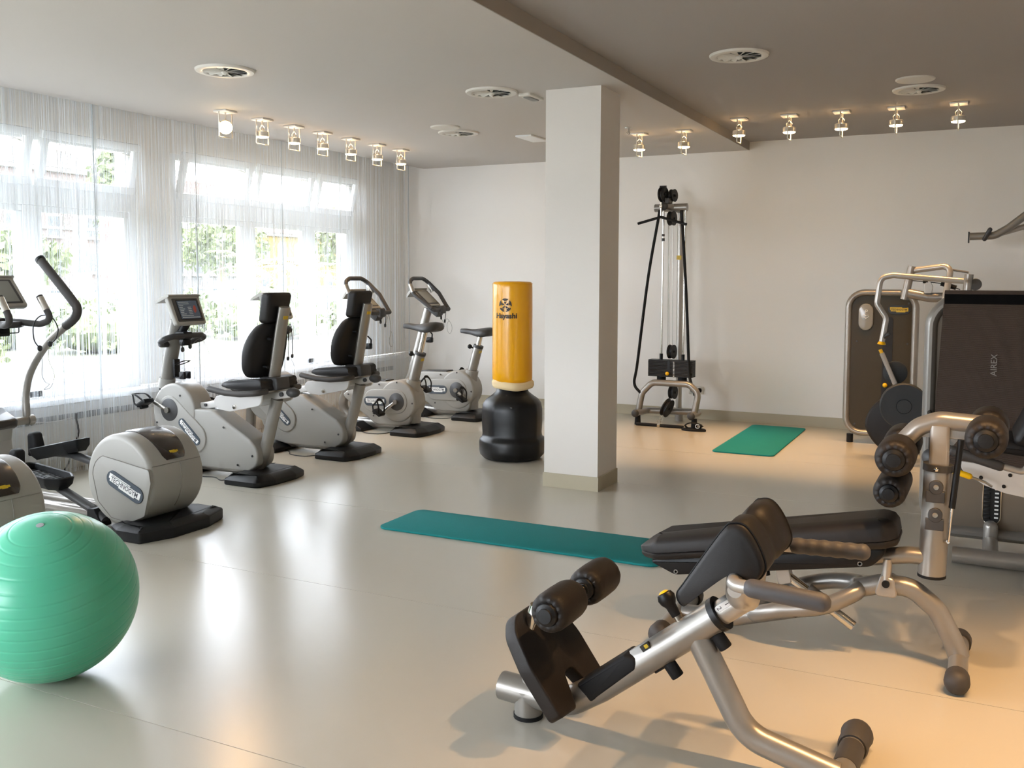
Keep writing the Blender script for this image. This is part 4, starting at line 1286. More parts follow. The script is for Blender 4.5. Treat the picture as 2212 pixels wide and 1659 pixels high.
st.tube(spline([(-0.07, 0.0, 0.022), (-0.09, 0.0, 0.05), (-0.04, 0.01, 0.075), (0.03, 0.0, 0.072), (0.08, -0.01, 0.055), (0.055, 0.0, 0.03), (0.0, 0.01, 0.028)], 5), 0.03, 8, ry=0.006, up=(0, 0, 1))
obj('cuff', st, 'black_rubber', s_)
obj('buckle', MB().tube([(0.045+0.022*math.cos(a), -0.03, 0.05+0.02*math.sin(a)) for a in [2*PI*i/14 for i in range(14)]], 0.004, 6, closed=True), 'steel', s_)
# double wall socket behind the tower
s_ = thing('wall_socket', 'grey double wall socket low on the back wall behind the cable tower', 'socket', (-2.815, D, 0.313))
obj('plate', MB().box((0, -0.006, 0), (0.164, 0.012, 0.086), 0.004), 'vent_white', s_)
for x_ in (-0.04, 0.04):
    obj('outlet', MB().lathe([(0.028, 0.0), (0.028, 0.004), (0.022, 0.003), (0.02, -0.004), (0, -0.004)], (x_, -0.012, 0), (0, -1, 0), 20), 'mid_grey', s_)

# ------------------------------------------------------------------ weight machine against the back wall (right)
mat('shroud_brown', '#3a3019', 0.36, spec=0.25)
mat('shroud_dark', '#0f0d0b', 0.6)
mat('cast_grey', '#2a2e31', 0.6, bump=0.05, bscale=200)
mat('fold_shadow_black', '#0b0a0a', 0.9, spec=0.1)  # shadow tone for the top fold of the hanging mat
mat('shield_clear', '#8d8b84', 0.15, spec=0.6)


def shroud(parent, x0, x1, z0, z1, y, mpanel='shroud_brown', rad=0.14, tr=0.032, depth=0.10):
    """weight-stack housing: rounded tube frame around a flat panel"""
    fr_ = fillet([(x0, z0), (x1, z0), (x1, z1), (x0, z1)], rad, 8, True)
    h_ = obj('housing_frame', MB().tube([(q[0], y, q[1]) for q in fr_], tr, 14, closed=True, ry=depth/2, up=(0, 1, 0)), 'silver_paint', parent)
    obj('housing_panel', MB().prism(inset(fr_, tr*0.5) if area2(fr_) > 0 else inset(fr_[::-1], tr*0.5), y-0.02, y+0.02), mpanel, parent)
    return h_


t = thing('press_machine', 'brown-panelled weight machine with looped press arms near the back wall', 'weight machine', (-0.85, 9.4, 0))
ox = 0.85
shroud(t, -1.14+ox, -0.56+ox, 0.10, 1.415, 0.0)
for x_ in (-1.10, -0.60):
    obj('rubber_foot', MB().cyl((x_+ox, 0.0, 0.0), (x_+ox, 0.0, 0.08), 0.030, n=14), 'black_rubber', t)
obj('weight_slot', MB().prism(rrect(0.085, 0.95, 0.03, 4, cx=-0.79+ox, cz=0.72), -0.026, -0.019), 'shroud_dark', t)
obj('slot_pin', MB().sphere((-0.80+ox, -0.045, 0.56), 0.022, 12, 8), 'yellow', t)
ic = obj('clear_shield', MB().prism(capsule(-0.985+ox, 1.13, 0.065, -0.985+ox, 1.25, 0.065), -0.045, -0.02, b0=0.01), 'shield_clear', t)
icn = MB()
icn.tube([(-0.985+ox+dx, -0.047, 1.195+dz) for dx, dz in ((0.0, -0.02), (0.028, 0.0), (0.022, 0.015), (0.0, 0.008), (-0.022, 0.015), (-0.028, 0.0))], 0.0025, 5, closed=True)
icn.tube([(-0.985+ox+dx, -0.047, 1.245+dz) for dx, dz in ((-0.006, -0.02), (0.0, 0.012), (0.014, 0.008), (0.010, -0.006), (-0.004, -0.006))], 0.0025, 5)
obj('shield_icons', icn, 'badge_white', ic)
badge(t, -0.755+ox, 1.262, -0.645+ox, 1.262, 0.042, -0.02, 'badge_black', 'badge_gold', 'badge_black')
screws(t, [(-1.06+ox, 0.96), (-1.06+ox, 0.18), (-0.62+ox, 0.95), (-0.62+ox, 1.32)], -0.02)
# looped press arm and its lever (in front of the panel)
yy = -0.75
pa = obj('press_arm', MB().tube([(x_+ox, yy, z_) for x_, z_ in ((-0.775, 1.01), (-0.745, 1.21), (-0.825, 1.33), (-0.80, 1.555), (-0.70, 1.575), (-0.16, 1.528))], 0.024, 14, 0.07, seg=7), 'silver_light', t)
obj('arm_stop', MB().lathe([(0.036, 0), (0.032, 0.012), (0.022, 0.026)], (-0.777+ox, yy, 0.985), (0.1, 0, 1), 16), 'yellow', pa)
obj('arm_knob', MB().tube([(-0.77+ox, yy, 1.04), (-0.72+ox, yy-0.02, 1.075)], 0.018, 10, rnd=True), 'dark_grey', pa)
obj('press_arm', MB().tube([(x_+ox, y_, z_) for x_, y_, z_ in ((-0.585, -0.45, 1.615), (-0.26, -0.55, 1.66), (-0.30, -0.60, 1.38), (-0.32, -0.60, 1.10))], 0.026, 14, 0.06, seg=7), 'silver_light', t)
obj('pivot_post', MB().tube([(-0.575+ox, -0.46, 1.655), (-0.628+ox, -0.46, 1.365)], 0.034, 16), 'silver_paint', t)
obj('cross_beam', MB().tube([(-0.60+ox, -0.46, 1.42), (-0.42+ox, -0.46, 1.385), (-0.20+ox, -0.46, 1.39)], 0.042, 16, 0.2), 'silver_paint', t)
obj('pivot_post', MB().tube([(-0.125+ox, -0.50, 1.585), (-0.145+ox, -0.50, 1.30)], 0.036, 16), 'silver_paint', t)
obj('main_upright', MB().tube([(-0.14+ox, -0.50, 0.05), (-0.14+ox, -0.50, 1.33)], 0.045, 16), 'silver_paint', t)
obj('cam_plate', MB().prism(circ(-0.075+ox, 1.50, 0.05, 24), -0.52, -0.49, 0.004, 1), 'dark_grey', t)
obj('cable', MB().tube([(-0.57+ox, -0.46, 1.53), (-0.40+ox, -0.50, 1.515), (-0.30+ox, -0.50, 1.50), (-0.19+ox, -0.50, 1.455)], 0.004, 6).tube([(-0.48+ox, -0.48, 1.521), (-0.44+ox, -0.49, 1.518)], 0.013, 8).tube([(-0.34+ox, -0.50, 1.507), (-0.22+ox, -0.50, 1.470)], 0.020, 8), 'black_plastic', t)
obj('adjust_link', MB().tube([(-0.36+ox, -0.52, 1.64), (-0.13+ox, -0.50, 1.60)], 0.009, 8), 'silver_paint', t)
obj('beam_pad_bracket', MB().prism(fillet([(-0.47+ox, 1.42), (-0.47+ox, 1.50), (-0.43+ox, 1.54), (-0.40+ox, 1.48), (-0.41+ox, 1.42)], 0.012, 3, True), -0.50, -0.47, 0.003, 1), 'silver_light', t)
obj('lever', MB().tube([(-0.768+ox, -0.80, 0.915), (-0.655+ox, -0.80, 0.655)], 0.020, 8), 'silver_light', t)
obj('lever_tip', MB().tube([(-0.782+ox, -0.80, 0.945), (-0.767+ox, -0.80, 0.912)], 0.015, 10), 'yellow', t)
obj('cam_disc', MB().lathe([(0.098, 0), (0.098, 0.03), (0.09, 0.036), (0, 0.036)], (-0.665+ox, -0.70, 0.745), (0.10, -1, 0), 36), 'cast_grey', t)
obj('counterweight', MB().lathe([(0.186, 0), (0.192, 0.008), (0.192, 0.055), (0.182, 0.065), (0.062, 0.066), (0.060, 0.062), (0.057, 0.067), (0, 0.068)], (-0.575+ox, -0.88, 0.485), (0.10, -1, 0), 56), 'cast_grey', t)
ov = obj('roller_pad', MB().prism(spline([(-0.89, 0.27), (-0.84, 0.44), (-0.70, 0.56), (-0.56, 0.58), (-0.46, 0.48), (-0.52, 0.22), (-0.66, 0.08), (-0.78, 0.10)], 5, True), -0.78, -0.64, 0.03, 3, M=Matrix.Translation((ox, 0, 0))), 'vinyl', t)
obj('floor_beam', MB().tube([(-0.60+ox, -0.40, 0.05), (0.12+ox, -0.40, 0.05)], 0.04, 14).tube([(-0.14+ox, -0.80, 0.045), (-0.14+ox, -0.05, 0.045)], 0.04, 14), 'silver_paint', t)

# pull-down machine reaching in at the right edge
t = thing('pulldown_machine', 'silver pull-down arm reaching in high at the right picture edge', 'weight machine', (0.75, 9.55, 0))
ox = -0.75
obj('pull_arm', MB().tube([(-0.14+ox, -0.05, 1.925), (0.06+ox, -0.05, 1.930), (0.17+ox, -0.05, 2.00), (0.55+ox, -0.05, 2.32)], 0.034, 14, 0.12), 'silver_paint', t)
obj('pull_arm', MB().tube([(0.10+ox, 0.0, 1.95), (0.33+ox, 0.05, 2.02), (0.75+ox, 0.10, 2.18)], 0.026, 14, 0.1), 'silver_light', t)
obj('arm_cap', MB().box((-0.148+ox, -0.05, 1.918), (0.012, 0.075, 0.10), 0.004), 'dark_grey', t)
obj('bar_hook', MB().tube([(-0.02+ox, -0.09, 1.90), (0.02+ox, -0.12, 1.98)], 0.020, 10, rnd=True), 'dark_grey', t)
obj('upright', MB().tube([(0.0, 0.1, 0.0), (0.0, 0.1, 2.35)], 0.06, 16, ry=0.05), 'silver_paint', t)
obj('floor_beam', MB().tube([(-0.25, 0.1, 0.05), (0.55, 0.1, 0.05)], 0.045, 14).tube([(0.0, -0.9, 0.05), (0.0, 0.15, 0.05)], 0.045, 14), 'silver_paint', t)
obj('top_beam', MB().tube([(0.0, 0.1, 2.33), (-0.22, -0.03, 2.33)], 0.05, 14), 'silver_paint', t)

# ------------------------------------------------------------------ seated machine at the right edge
t = thing('seated_leg_machine', 'silver seated weight machine with yellow lever at the right edge', 'weight machine', (0.12, 5.9, 0))
ox = -0.12
mat('shroud_taupe', '#7d7366', 0.22, spec=0.5, coat=0.2, metal=0.2)
shroud(t, -0.27+ox, 0.43+ox, 0.09, 1.43, 0.10, 'shroud_taupe', 0.16, 0.036, 0.12)
for x_ in (-0.18, 0.34):
    obj('rubber_foot', MB().cyl((x_+ox, 0.10, 0.0), (x_+ox, 0.10, 0.07), 0.032, n=14), 'black_rubber', t)
sf = obj('stack_window', MB().prism(capsule(0.077+ox, 0.195, 0.043, 0.077+ox, 0.60, 0.043), 0.072, 0.081), 'shroud_dark', t)
obj('window_rim', MB().tube([(q[0], 0.074, q[1]) for q in capsule(0.077+ox, 0.195, 0.046, 0.077+ox, 0.60, 0.046)], 0.004, 6, closed=True), 'chrome', t)
w1 = None
for i in range(14):
    z_ = 0.188+0.0235*i
    if w1 is None:
        w1 = obj('weight_plate', MB().box((0, 0, 0), (0.030, 0.010, 0.012), 0.001), 'weight_plate', t, loc=(0.052+ox, 0.070, z_))
        w2 = obj('weight_number', MB().box((0, 0, 0), (0.020, 0.004, 0.009), 0.0), 'badge_white', t, loc=(0.102+ox, 0.069, z_+0.004))
    else:
        inst(w1, loc=(0.052+ox, 0.070, z_)); inst(w2, loc=(0.102+ox, 0.069, z_+0.004))
obj('floor_beam', MB().tube([(-0.11+ox, -0.30, 0.052), (1.0+ox, -0.30, 0.052)], 0.045, 16).tube([(0.077+ox, -0.30, 0.052), (0.077+ox, 0.08, 0.06)], 0.04, 14), 'silver_light', t)
obj('stack_support', MB().tube([(0.077+ox, 0.03, 0.06), (0.077+ox, 0.03, 0.145)], 0.038, 14, rnd=True), 'silver_paint', t)
obj('side_beam', MB().tube([(-0.24+ox, -0.15, 0.05), (-0.22+ox, -0.55, 0.15), (-0.12+ox, -0.75, 0.40)], 0.018, 10, 0.2), 'silver_light', t)
pl = MB().prism(fillet([(-0.08, 0.655), (0.20, 0.63), (0.42, 0.60), (0.42, 0.47), (0.12, 0.515), (0.03, 0.545), (-0.07, 0.61)], [0.01, 0.02, 0.02, 0.02, 0.1, 0.05, 0.03], 4, True), -0.80, -0.785, 0.002, 1, M=Matrix.Translation((ox, 0, 0)))
so_ = obj('side_plate', pl, 'seat_plate', t)
for x_, z_ in ((0.015, 0.582), (0.115, 0.548), (0.14, 0.605)):
    obj('plate_hole', MB().lathe([(0.009, 0), (0.009, 0.003), (0, 0.003)], (x_+ox, -0.800, z_), (0, -1, 0), 14), 'black_plastic', so_)
obj('plate_support', MB().tube([(0.30+ox, -0.70, 0.05), (0.30+ox, -0.70, 0.55)], 0.045, 14).tube([(0.30+ox, -0.30, 0.052), (0.30+ox, -0.72, 0.055)], 0.04, 14), 'silver_paint', t)
obj('hand_grip', MB().tube([(-0.115+ox, -0.88, 0.718), (0.092+ox, -0.88, 0.660)], 0.024, 14, rnd=True), 'grip', t)
obj('grip_bar', MB().tube([(0.085+ox, -0.88, 0.662), (0.20+ox, -0.88, 0.638), (0.22+ox, -0.88, 0.70), (0.22+ox, -0.82, 0.73)], 0.016, 12, 0.03), 'silver_light', t)
obj('range_lever', MB().tube([(-0.112+ox, -0.90, 0.624), (-0.036+ox, -0.90, 0.602)], 0.015, 12, rnd=True), 'yellow', t)
obj('lever_rod', MB().tube([(-0.036+ox, -0.90, 0.602), (0.035+ox, -0.89, 0.578), (0.062+ox, -0.86, 0.555)], 0.006, 8, 0.02), 'steel', t)
obj('seat', MB().prism(fillet([(-0.02, 0.70), (0.42, 0.66), (0.42, 0.73), (-0.02, 0.765)], 0.02, 3, True), -0.70, -0.30, 0.025, 3, M=Matrix.Translation((ox, 0, 0))), 'vinyl', t)
obj('backrest', MB().prism(fillet([(0.14, 0.74), (0.32, 1.15), (0.40, 1.13), (0.24, 0.72)], 0.03, 4, True), -0.72, -0.30, 0.03, 3, M=Matrix.Translation((ox, 0, 0))), 'vinyl', t)
obj('roller_knob', MB().sphere((-0.215+ox, -0.62, 0.63), 0.048, 16, 10), 'dark_grey', t)
obj('pivot_housing', MB().tube([(-0.19+ox, -0.55, 0.78), (-0.10+ox, -0.55, 0.72)], 0.042, 14), 'silver_paint', t)
obj('link_bar', MB().tube([(-0.26+ox, 0.02, 0.78), (-0.20+ox, -0.45, 0.70)], 0.014, 8), 'cable_black', t)

# brown ribbed gym mat hung over that housing
rb = bpy.data.materials.new('mat_ribbed'); rb.use_nodes = True
_n = rb.node_tree; _b = _n.nodes['Principled BSDF']
_b.inputs['Base Color'].default_value = lin('#2b2320'); _b.inputs['Roughness'].default_value = 0.62; _b.inputs['Specular IOR Level'].default_value = 0.35
_tc = _n.nodes.new('ShaderNodeTexCoord'); _wv = _n.nodes.new('ShaderNodeTexWave'); _wv.bands_direction = 'Z'; _wv.inputs['Scale'].default_value = 62; _wv.inputs['Distortion'].default_value = 0.6; _wv.inputs['Detail Scale'].default_value = 40
_bp = _n.nodes.new('ShaderNodeBump'); _bp.inputs['Strength'].default_value = 0.8; _bp.inputs['Distance'].default_value = 0.003
_n.links.new(_tc.outputs['Object'], _wv.inputs['Vector']); _n.links.new(_wv.outputs['Fac'], _bp.inputs['Height']); _n.links.new(_bp.outputs['Normal'], _b.inputs['Normal'])
_mx = _n.nodes.new('ShaderNodeMix'); _mx.data_type = 'RGBA'; _mx.inputs[6].default_value = lin('#2e2520'); _mx.inputs[7].default_value = lin('#66554a')
_n.links.new(_wv.outputs['Fac'], _mx.inputs[0]); _n.links.new(_mx.outputs[2], _b.inputs['Base Color'])
MATS['mat_ribbed'] = rb
mh = thing('hanging_mat', 'dark brown ribbed gym mat hung over the machine housing at right', 'exercise mat', (0.10, 6.0, 1.47))
sec = fillet([(-0.115, -1.02), (-0.095, -0.4), (-0.075, 0.0), (0.075, 0.0), (0.085, -0.5)], [0, 0.3, 0.02, 0.02, 0], 6)
R = []
for d_ in (0.0, 0.012):
    pass
th_ = 0.012
outl = [(q[0], q[1]) for q in sec]
nrm = []
for i, q in enumerate(outl):
    a, b2 = outl[max(0, i-1)], outl[min(len(outl)-1, i+1)]
    dx, dz = b2[0]-a[0], b2[1]-a[1]; L = math.hypot(dx, dz)
    nrm.append((-dz/L, dx/L))
loop = outl+[(q[0]+n_[0]*th_, q[1]+n_[1]*th_) for q, n_ in zip(outl, nrm)][::-1]
R = []
for x_ in (-0.305, 0.34):
    R.append([(x_+(0.04*q[1] if (x_ < 0 and q[0] < 0) else 0.0), q[0], q[1]) for q in loop])
obj('mat_body', MB().rings(R), 'mat_ribbed', mh, ang=30)
obj('fold_shadow', MB().box((0.02, -0.095, -0.036), (0.645, 0.004, 0.055), 0.0), 'fold_shadow_black', mh)  # dark strip standing in for the shadow of the mat's fold
tv, tf = text_geo('AIREX', 0.045, 0.0, 0.0003)
mat('print_grey', '#8d867e', 0.6)
obj('mat_print', MB().add(tv, tf, Matrix.Translation((-0.04, -0.1165, -0.40)) @ Matrix.Rotation(0.05, 4, 'X') @ FACE_NEAR @ Matrix.Rotation(PI/2, 4, 'Z')), 'print_grey', mh, ang=None)


# ------------------------------------------------------------------ foam roller helper
def foam_roller(parent, p0, p1, r, cap0=True, cap1=True):
    p0, p1 = Vector(p0), Vector(p1); ax = (p1-p0); L = ax.length; ax.normalize()
    q = ax.to_track_quat('Z', 'Y').to_matrix().to_4x4(); T = Matrix.Translation(p0) @ q
    R_ = []; n_ = 48
    prof = [(0.42, 0.012), (0.50, 0.004), (0.66, 0.0), (0.84, 0.004), (0.95, 0.016), (1.0, 0.036)]
    full = [(k, z_, 1) for k, z_ in prof]+[(1.015, L*0.5, 0)]+[(k, L-z_, 1) for k, z_ in prof[::-1]]
    for k, z_, e in full:
        ring = []
        for i in range(n_):
            a = 2*PI*i/n_
            pu = 1.0
            if e and 0.45 < k < 0.97:
                pu = 1+0.016*math.sin(a*13+0.7*math.sin(3*a))*(1-abs(k-0.72)*2.5)
            dz = 0.0028*math.sin(a*13+1+0.7*math.sin(3*a))*(1 if (e and 0.6 < k < 0.9) else 0)*(1 if z_ < L/2 else -1)
            ring.append((r*k*pu*math.cos(a), r*k*pu*math.sin(a), z_+dz))
        R_.append(ring)
    ro = obj('foam_roller', MB().rings(R_, True, T), 'vinyl_soft', parent, ang=50)
    for e, s2, on in ((0.006, -1, cap0), (L-0.006, 1, cap1)):
        if on:
            c = MB().lathe([(r*0.60, 0.0), (r*0.60, 0.005), (r*0.55, 0.014), (r*0.38, 0.020), (r*0.36, 0.026), (0, 0.027)], T @ V(0, 0, e), ax*s2, 24)
            obj('roller_cap', c, 'black_plastic', ro)
    return ro


# ------------------------------------------------------------------ decline bench with leg rollers
t = thing('decline_bench', 'decline sit-up bench with black pad and foam leg rollers on a post', 'weight bench', (-0.65, 4.05, 0))
ox = 0.65
S = Matrix.Translation((ox, 0, 0))
fr = MB()
fr.tube([(-1.16+ox, 0, 0.055), (-0.95+ox, 0, 0.065), (-0.66+ox, 0, 0.155)], 0.038, 16, 0.2)
obj('base_beam', fr, 'silver_paint', t)
lo_ = MB()
lp = [(-0.60, -0.060, 0.19), (-0.72, -0.075, 0.14), (-0.80, -0.055, 0.115)]
ring = spline([(-0.72, -0.085, 0.165), (-0.56, -0.09, 0.205), (-0.44, -0.05, 0.265), (-0.42, 0.0, 0.285), (-0.44, 0.05, 0.285), (-0.56, 0.09, 0.262), (-0.72, 0.085, 0.205), (-0.82, 0.045, 0.145), (-0.84, 0.0, 0.11), (-0.82, -0.045, 0.12)], 5, True)
lo_.tube([(q[0]+ox, q[1], q[2]) for q in ring], 0.034, 14, closed=True)
obj('loop_frame', lo_, 'silver_paint', t)
obj('arched_leg', MB().tube([(-0.43+ox, 0, 0.278), (-0.33+ox, 0, 0.312), (-0.22+ox, 0, 0.310), (-0.125+ox, 0, 0.235), (-0.065+ox, 0, 0.12), (-0.04+ox, 0, 0.055)], 0.040, 16, 0.10), 'silver_paint', t)
for x_, hw in ((-1.185, 0.27), (-0.042, 0.235)):
    s2 = obj('stabilizer', MB().cyl((x_+ox, -hw, 0.046), (x_+ox, hw, 0.046), 0.036, n=18), 'silver_paint', t)
    for k in (-1, 1):
        obj('end_cap', MB().lathe([(0.044, -0.05), (0.046, 0.0), (0.042, 0.02), (0.028, 0.034), (0.0, 0.040)], (x_+ox, hw*k, 0.046), (0, k, 0), 20), 'grip', s2)
# tilting pad
lean = 0.183
T = Matrix.Translation((-0.80+ox, 0, 0.425)) @ Matrix.Rotation(-lean, 4, 'Y')
po_ = fillet([(-0.55, -0.06), (-0.46, -0.14), (0.50, -0.14), (0.54, -0.09), (0.54, 0.09), (0.50, 0.14), (-0.46, 0.14), (-0.55, 0.06)], 0.05, 5, True)
if area2(po_) < 0:
    po_.reverse()
R = []
for d_, z_ in ((0.03, -0.030), (0.010, -0.024), (0.0, -0.010), (0.0, 0.0), (0.005, 0.004), (0.0, 0.008), (0.0, 0.05), (0.012, 0.072), (0.035, 0.084), (0.07, 0.088)):
    R.append([tuple(T @ V(q[0], q[1], z_+(-0.34*max(0, -q[0]-0.40)*min(1, (z_-0.02)/0.06) if z_ > 0.02 else 0))) for q in inset(po_, d_)])
pd_ = obj('bench_pad', MB().rings(R), 'vinyl', t, ang=45)
uc = MB().prism(fillet([(-0.52, -0.03), (0.52, -0.03), (0.42, -0.105), (-0.40, -0.105)], [0.01, 0.02, 0.05, 0.05], 4, True), -0.095, 0.095, 0.012, 2, M=T)
un = obj('pad_cover', uc, 'black_plastic', t)
for x_ in (-0.39, 0.38):
    obj('cover_screw', MB().lathe([(0.010, 0), (0.010, 0.002), (0.006, 0.002), (0.005, 0.0), (0, 0.0)], T @ V(x_, -0.0955, -0.088), (0, -1, 0), 12), 'mid_grey', un)
obj('pad_beam', MB().tube([T @ V(-0.36, 0, -0.095), T @ V(0.56, 0, -0.085), (-0.15+ox, 0, 0.445)], 0.040, 16, 0.2, ry=0.034), 'silver_paint', t)
obj('buffer', MB().cyl(T @ V(-0.02, 0, -0.12), T @ V(-0.02, 0, -0.145), 0.014, n=12), 'black_rubber', t)
obj('tilt_bracket', MB().tube([T @ V(0.48, -0.03, -0.09), (-0.315+ox, -0.03, 0.335)], 0.018, 10).prism(fillet([(-0.36, 0.27), (-0.27, 0.27), (-0.285, 0.345), (-0.335, 0.36)], 0.015, 3, True), -0.045, 0.045, 0.004, 1, M=S), 'silver_light', t)
obj('pivot_bolt', MB().cyl((-0.315+ox, -0.055, 0.325), (-0.315+ox, 0.055, 0.325), 0.015, n=14), 'black_plastic', t)
# chrome adjusting tube through its sleeve
obj('adjust_tube', MB().tube([(-0.70+ox, -0.03, 0.295), (-0.435+ox, -0.03, 0.125)], 0.021, 14), 'chrome', t)
obj('adjust_sleeve', MB().tube([(-0.625+ox, -0.03, 0.247), (-0.55+ox, -0.03, 0.199)], 0.034, 14), 'silver_paint', t)
obj('adjust_bracket', MB().prism(fillet([(-0.755, 0.345), (-0.70, 0.355), (-0.68, 0.275), (-0.735, 0.26)], 0.012, 3, True), -0.055, 0.0, 0.003, 1, M=S), 'silver_light', t)
obj('frame_bolt', MB().lathe([(0.022, 0), (0.022, 0.006), (0.014, 0.007), (0.011, 0.010), (0, 0.010)], (-0.655+ox, -0.108, 0.175), (0, -1, 0), 18), 'black_plastic', t)
# roller post
obj('post', MB().tube([(-0.150+ox, 0, 0.375), (-0.140+ox, 0, 0.80)], 0.052, 20), 'silver_paint', t)
obj('post_foot', MB().cyl((-0.150+ox, 0, 0.367), (-0.150+ox, 0, 0.378), 0.053, n=20), 'black_rubber', t)
pi_ = MB().prism(fillet([(-0.036, -0.036), (0.036, -0.036), (0.036, 0.036), (-0.036, 0.036)], 0.014, 3, True), 0.76, 0.975, plane='xy', M=Matrix.Translation((-0.138+ox, 0, 0)))
obj('inner_post', pi_, 'silver_light', t)
obj('post_collar', MB().cyl((-0.141+ox, 0, 0.795), (-0.140+ox, 0, 0.822), 0.056, n=20), 'dark_grey', t)
obj('collar_screw', MB().sphere((-0.145+ox, -0.056, 0.808), 0.010, 10, 6), 'chrome', t)
for z_ in (0.735, 0.625):
    lt = MB().prism(capsule(-0.143+ox, z_, 0.026, -0.143+ox, z_+0.005, 0.026), -0.062, -0.045, b0=0.004)
    lt.prism(rrect(0.068, 0.045, 0.003, 2, cx=-0.145+ox, cz=z_-0.035), -0.060, -0.04, b0=0.002, seg=1)
    lk = obj('post_latch', lt, 'dark_grey', t)
    obj('latch_screw', MB().lathe([(0.010, 0), (0.010, 0.003), (0, 0.002)], (-0.143+ox, -0.062, z_+0.004), (0, -1, 0), 10), 'steel', lk)
obj('roller_yoke', MB().tube([(-0.285+ox, 0, 0.88), (-0.215+ox, 0, 0.965), (-0.14+ox, 0, 0.995), (0.05+ox, 0, 0.985)], 0.036, 16, 0.09, seg=8), 'silver_paint', t)
obj('yoke_gusset', MB().prism([(-0.235, 0.925), (-0.05, 0.925), (-0.03, 0.975), (-0.16, 0.985)], -0.008, 0.008, 0.002, 1, M=S), 'silver_light', t)
foam_roller(t, (0.022+ox, -0.255, 0.965), (0.028+ox, -0.045, 0.965), 0.072)
foam_roller(t, (0.030+ox, 0.045, 0.965), (0.036+ox, 0.255, 0.965), 0.072)
foam_roller(t, (-0.285+ox, -0.255, 0.868), (-0.283+ox, -0.045, 0.870), 0.072)
foam_roller(t, (-0.283+ox, 0.045, 0.870), (-0.281+ox, 0.255, 0.872), 0.072)
foam_roller(t, (-0.305+ox, -0.17, 0.720), (-0.300+ox, 0.17, 0.722), 0.062)
obj('roller_axle', MB().cyl((0.025+ox, -0.05, 0.965), (0.032+ox, 0.05, 0.965), 0.014, n=10).cyl((-0.283+ox, -0.05, 0.87), (-0.283+ox, 0.05, 0.87), 0.014, n=10), 'steel', t)
obj('roller_hanger', MB().tube([(-0.30+ox, 0, 0.72), (-0.285+ox, 0, 0.87)], 0.014, 10), 'silver_paint', t)
obj('gas_strut', MB().tube([(-0.062+ox, -0.045, 0.93), (-0.085+ox, -0.045, 0.66)], 0.012, 12), 'black_plastic', t)
obj('strut_rod', MB().tube([(-0.085+ox, -0.045, 0.66), (-0.094+ox, -0.045, 0.525)], 0.005, 8).tube([(-0.094+ox, -0.045, 0.525), (-0.12+ox, -0.02, 0.518)], 0.008, 8), 'chrome', t)

# ------------------------------------------------------------------ back extension bench (foreground)
t = thing('back_extension_bench', 'silver back extension bench with black hip pads and foam rollers in the foreground', 'weight bench', (-0.90, 2.92, 0), -0.03)
ox = 0.90
S = Matrix.Translation((ox, 0, 0))
obj('foot_tube', MB().tube([(-1.50+ox, 0, 0.092), (-1.30+ox, 0, 0.085)], 0.050, 18), 'silver_paint', t)
obj('foot_stub', MB().cyl((-1.395+ox, 0, 0.012), (-1.395+ox, 0, 0.10), 0.050, n=20), 'silver_paint', t)
obj('rubber_foot', MB().cyl((-1.395+ox, 0, 0.0), (-1.395+ox, 0, 0.014), 0.053, n=20), 'black_rubber', t)
mbm = obj('main_beam', MB().tube([(-1.33+ox, 0, 0.085), (-1.24+ox, 0, 0.085), (-1.12+ox, 0, 0.165), (-0.715+ox, 0, 0.490)], 0.050, 18, 0.25, seg=8), 'silver_paint', t)
dirb = V(0.405, 0, 0.325).normalized()
obj('inner_beam', MB().tube([V(-0.74+ox, 0, 0.470), V(-0.74+ox, 0, 0.470)+dirb*0.135], 0.040, 18), 'silver_light', t)
obj('beam_collar', MB().tube([V(-0.725+ox, 0, 0.482), V(-0.725+ox, 0, 0.482)+dirb*0.02], 0.057, 20), 'black_plastic', t)
Tb = Matrix.Translation((-0.695+ox, 0, 0.506)) @ Matrix.Rotation(-math.atan2(0.325, 0.405), 4, 'Y')
sc_ = obj('position_scale', MB().prism(capsule(-0.005, 0.018, 0.010, 0.035, 0.018, 0.010), -0.0405, -0.034, b0=0.001, seg=1, M=Tb), 'badge_white', t)
for k, dx in (('1', 0.03), ('2', 0.0)):
    tv, tf = text_geo(k, 0.022)
    obj('scale_number', MB().add(tv, tf, Tb @ Matrix.Translation((dx, -0.041, 0.018)) @ FACE_NEAR @ Matrix.Rotation(-PI/2, 4, 'Z')), 'ink_black', sc_, ang=None)
Tm = Matrix.Translation((-1.03+ox, 0, 0.238)) @ Matrix.Rotation(-math.atan2(0.325, 0.405), 4, 'Y')
obj('wear_sleeve', MB().prism(fillet([(-0.155, -0.022), (0.065, -0.01), (0.09, 0.02), (0.055, 0.052), (-0.165, 0.052)], [0.01, 0.02, 0.02, 0.01, 0.01], 3, True), -0.0515, 0.0515, 0.012, 3, M=Tm), 'black_rubber', t)
lb = obj('beam_emblem', MB().prism(rrect(0.035, 0.022, 0.003, 2, cx=0.135, cz=0.036), -0.0425, -0.030, b0=0.001, seg=1, M=Tm), 'badge_black', t)
obj('emblem_mark', MB().prism(rrect(0.014, 0.012, 0.001, 1, cx=0.140, cz=0.037), -0.0432, -0.042, M=Tm), 'badge_gold', lb)
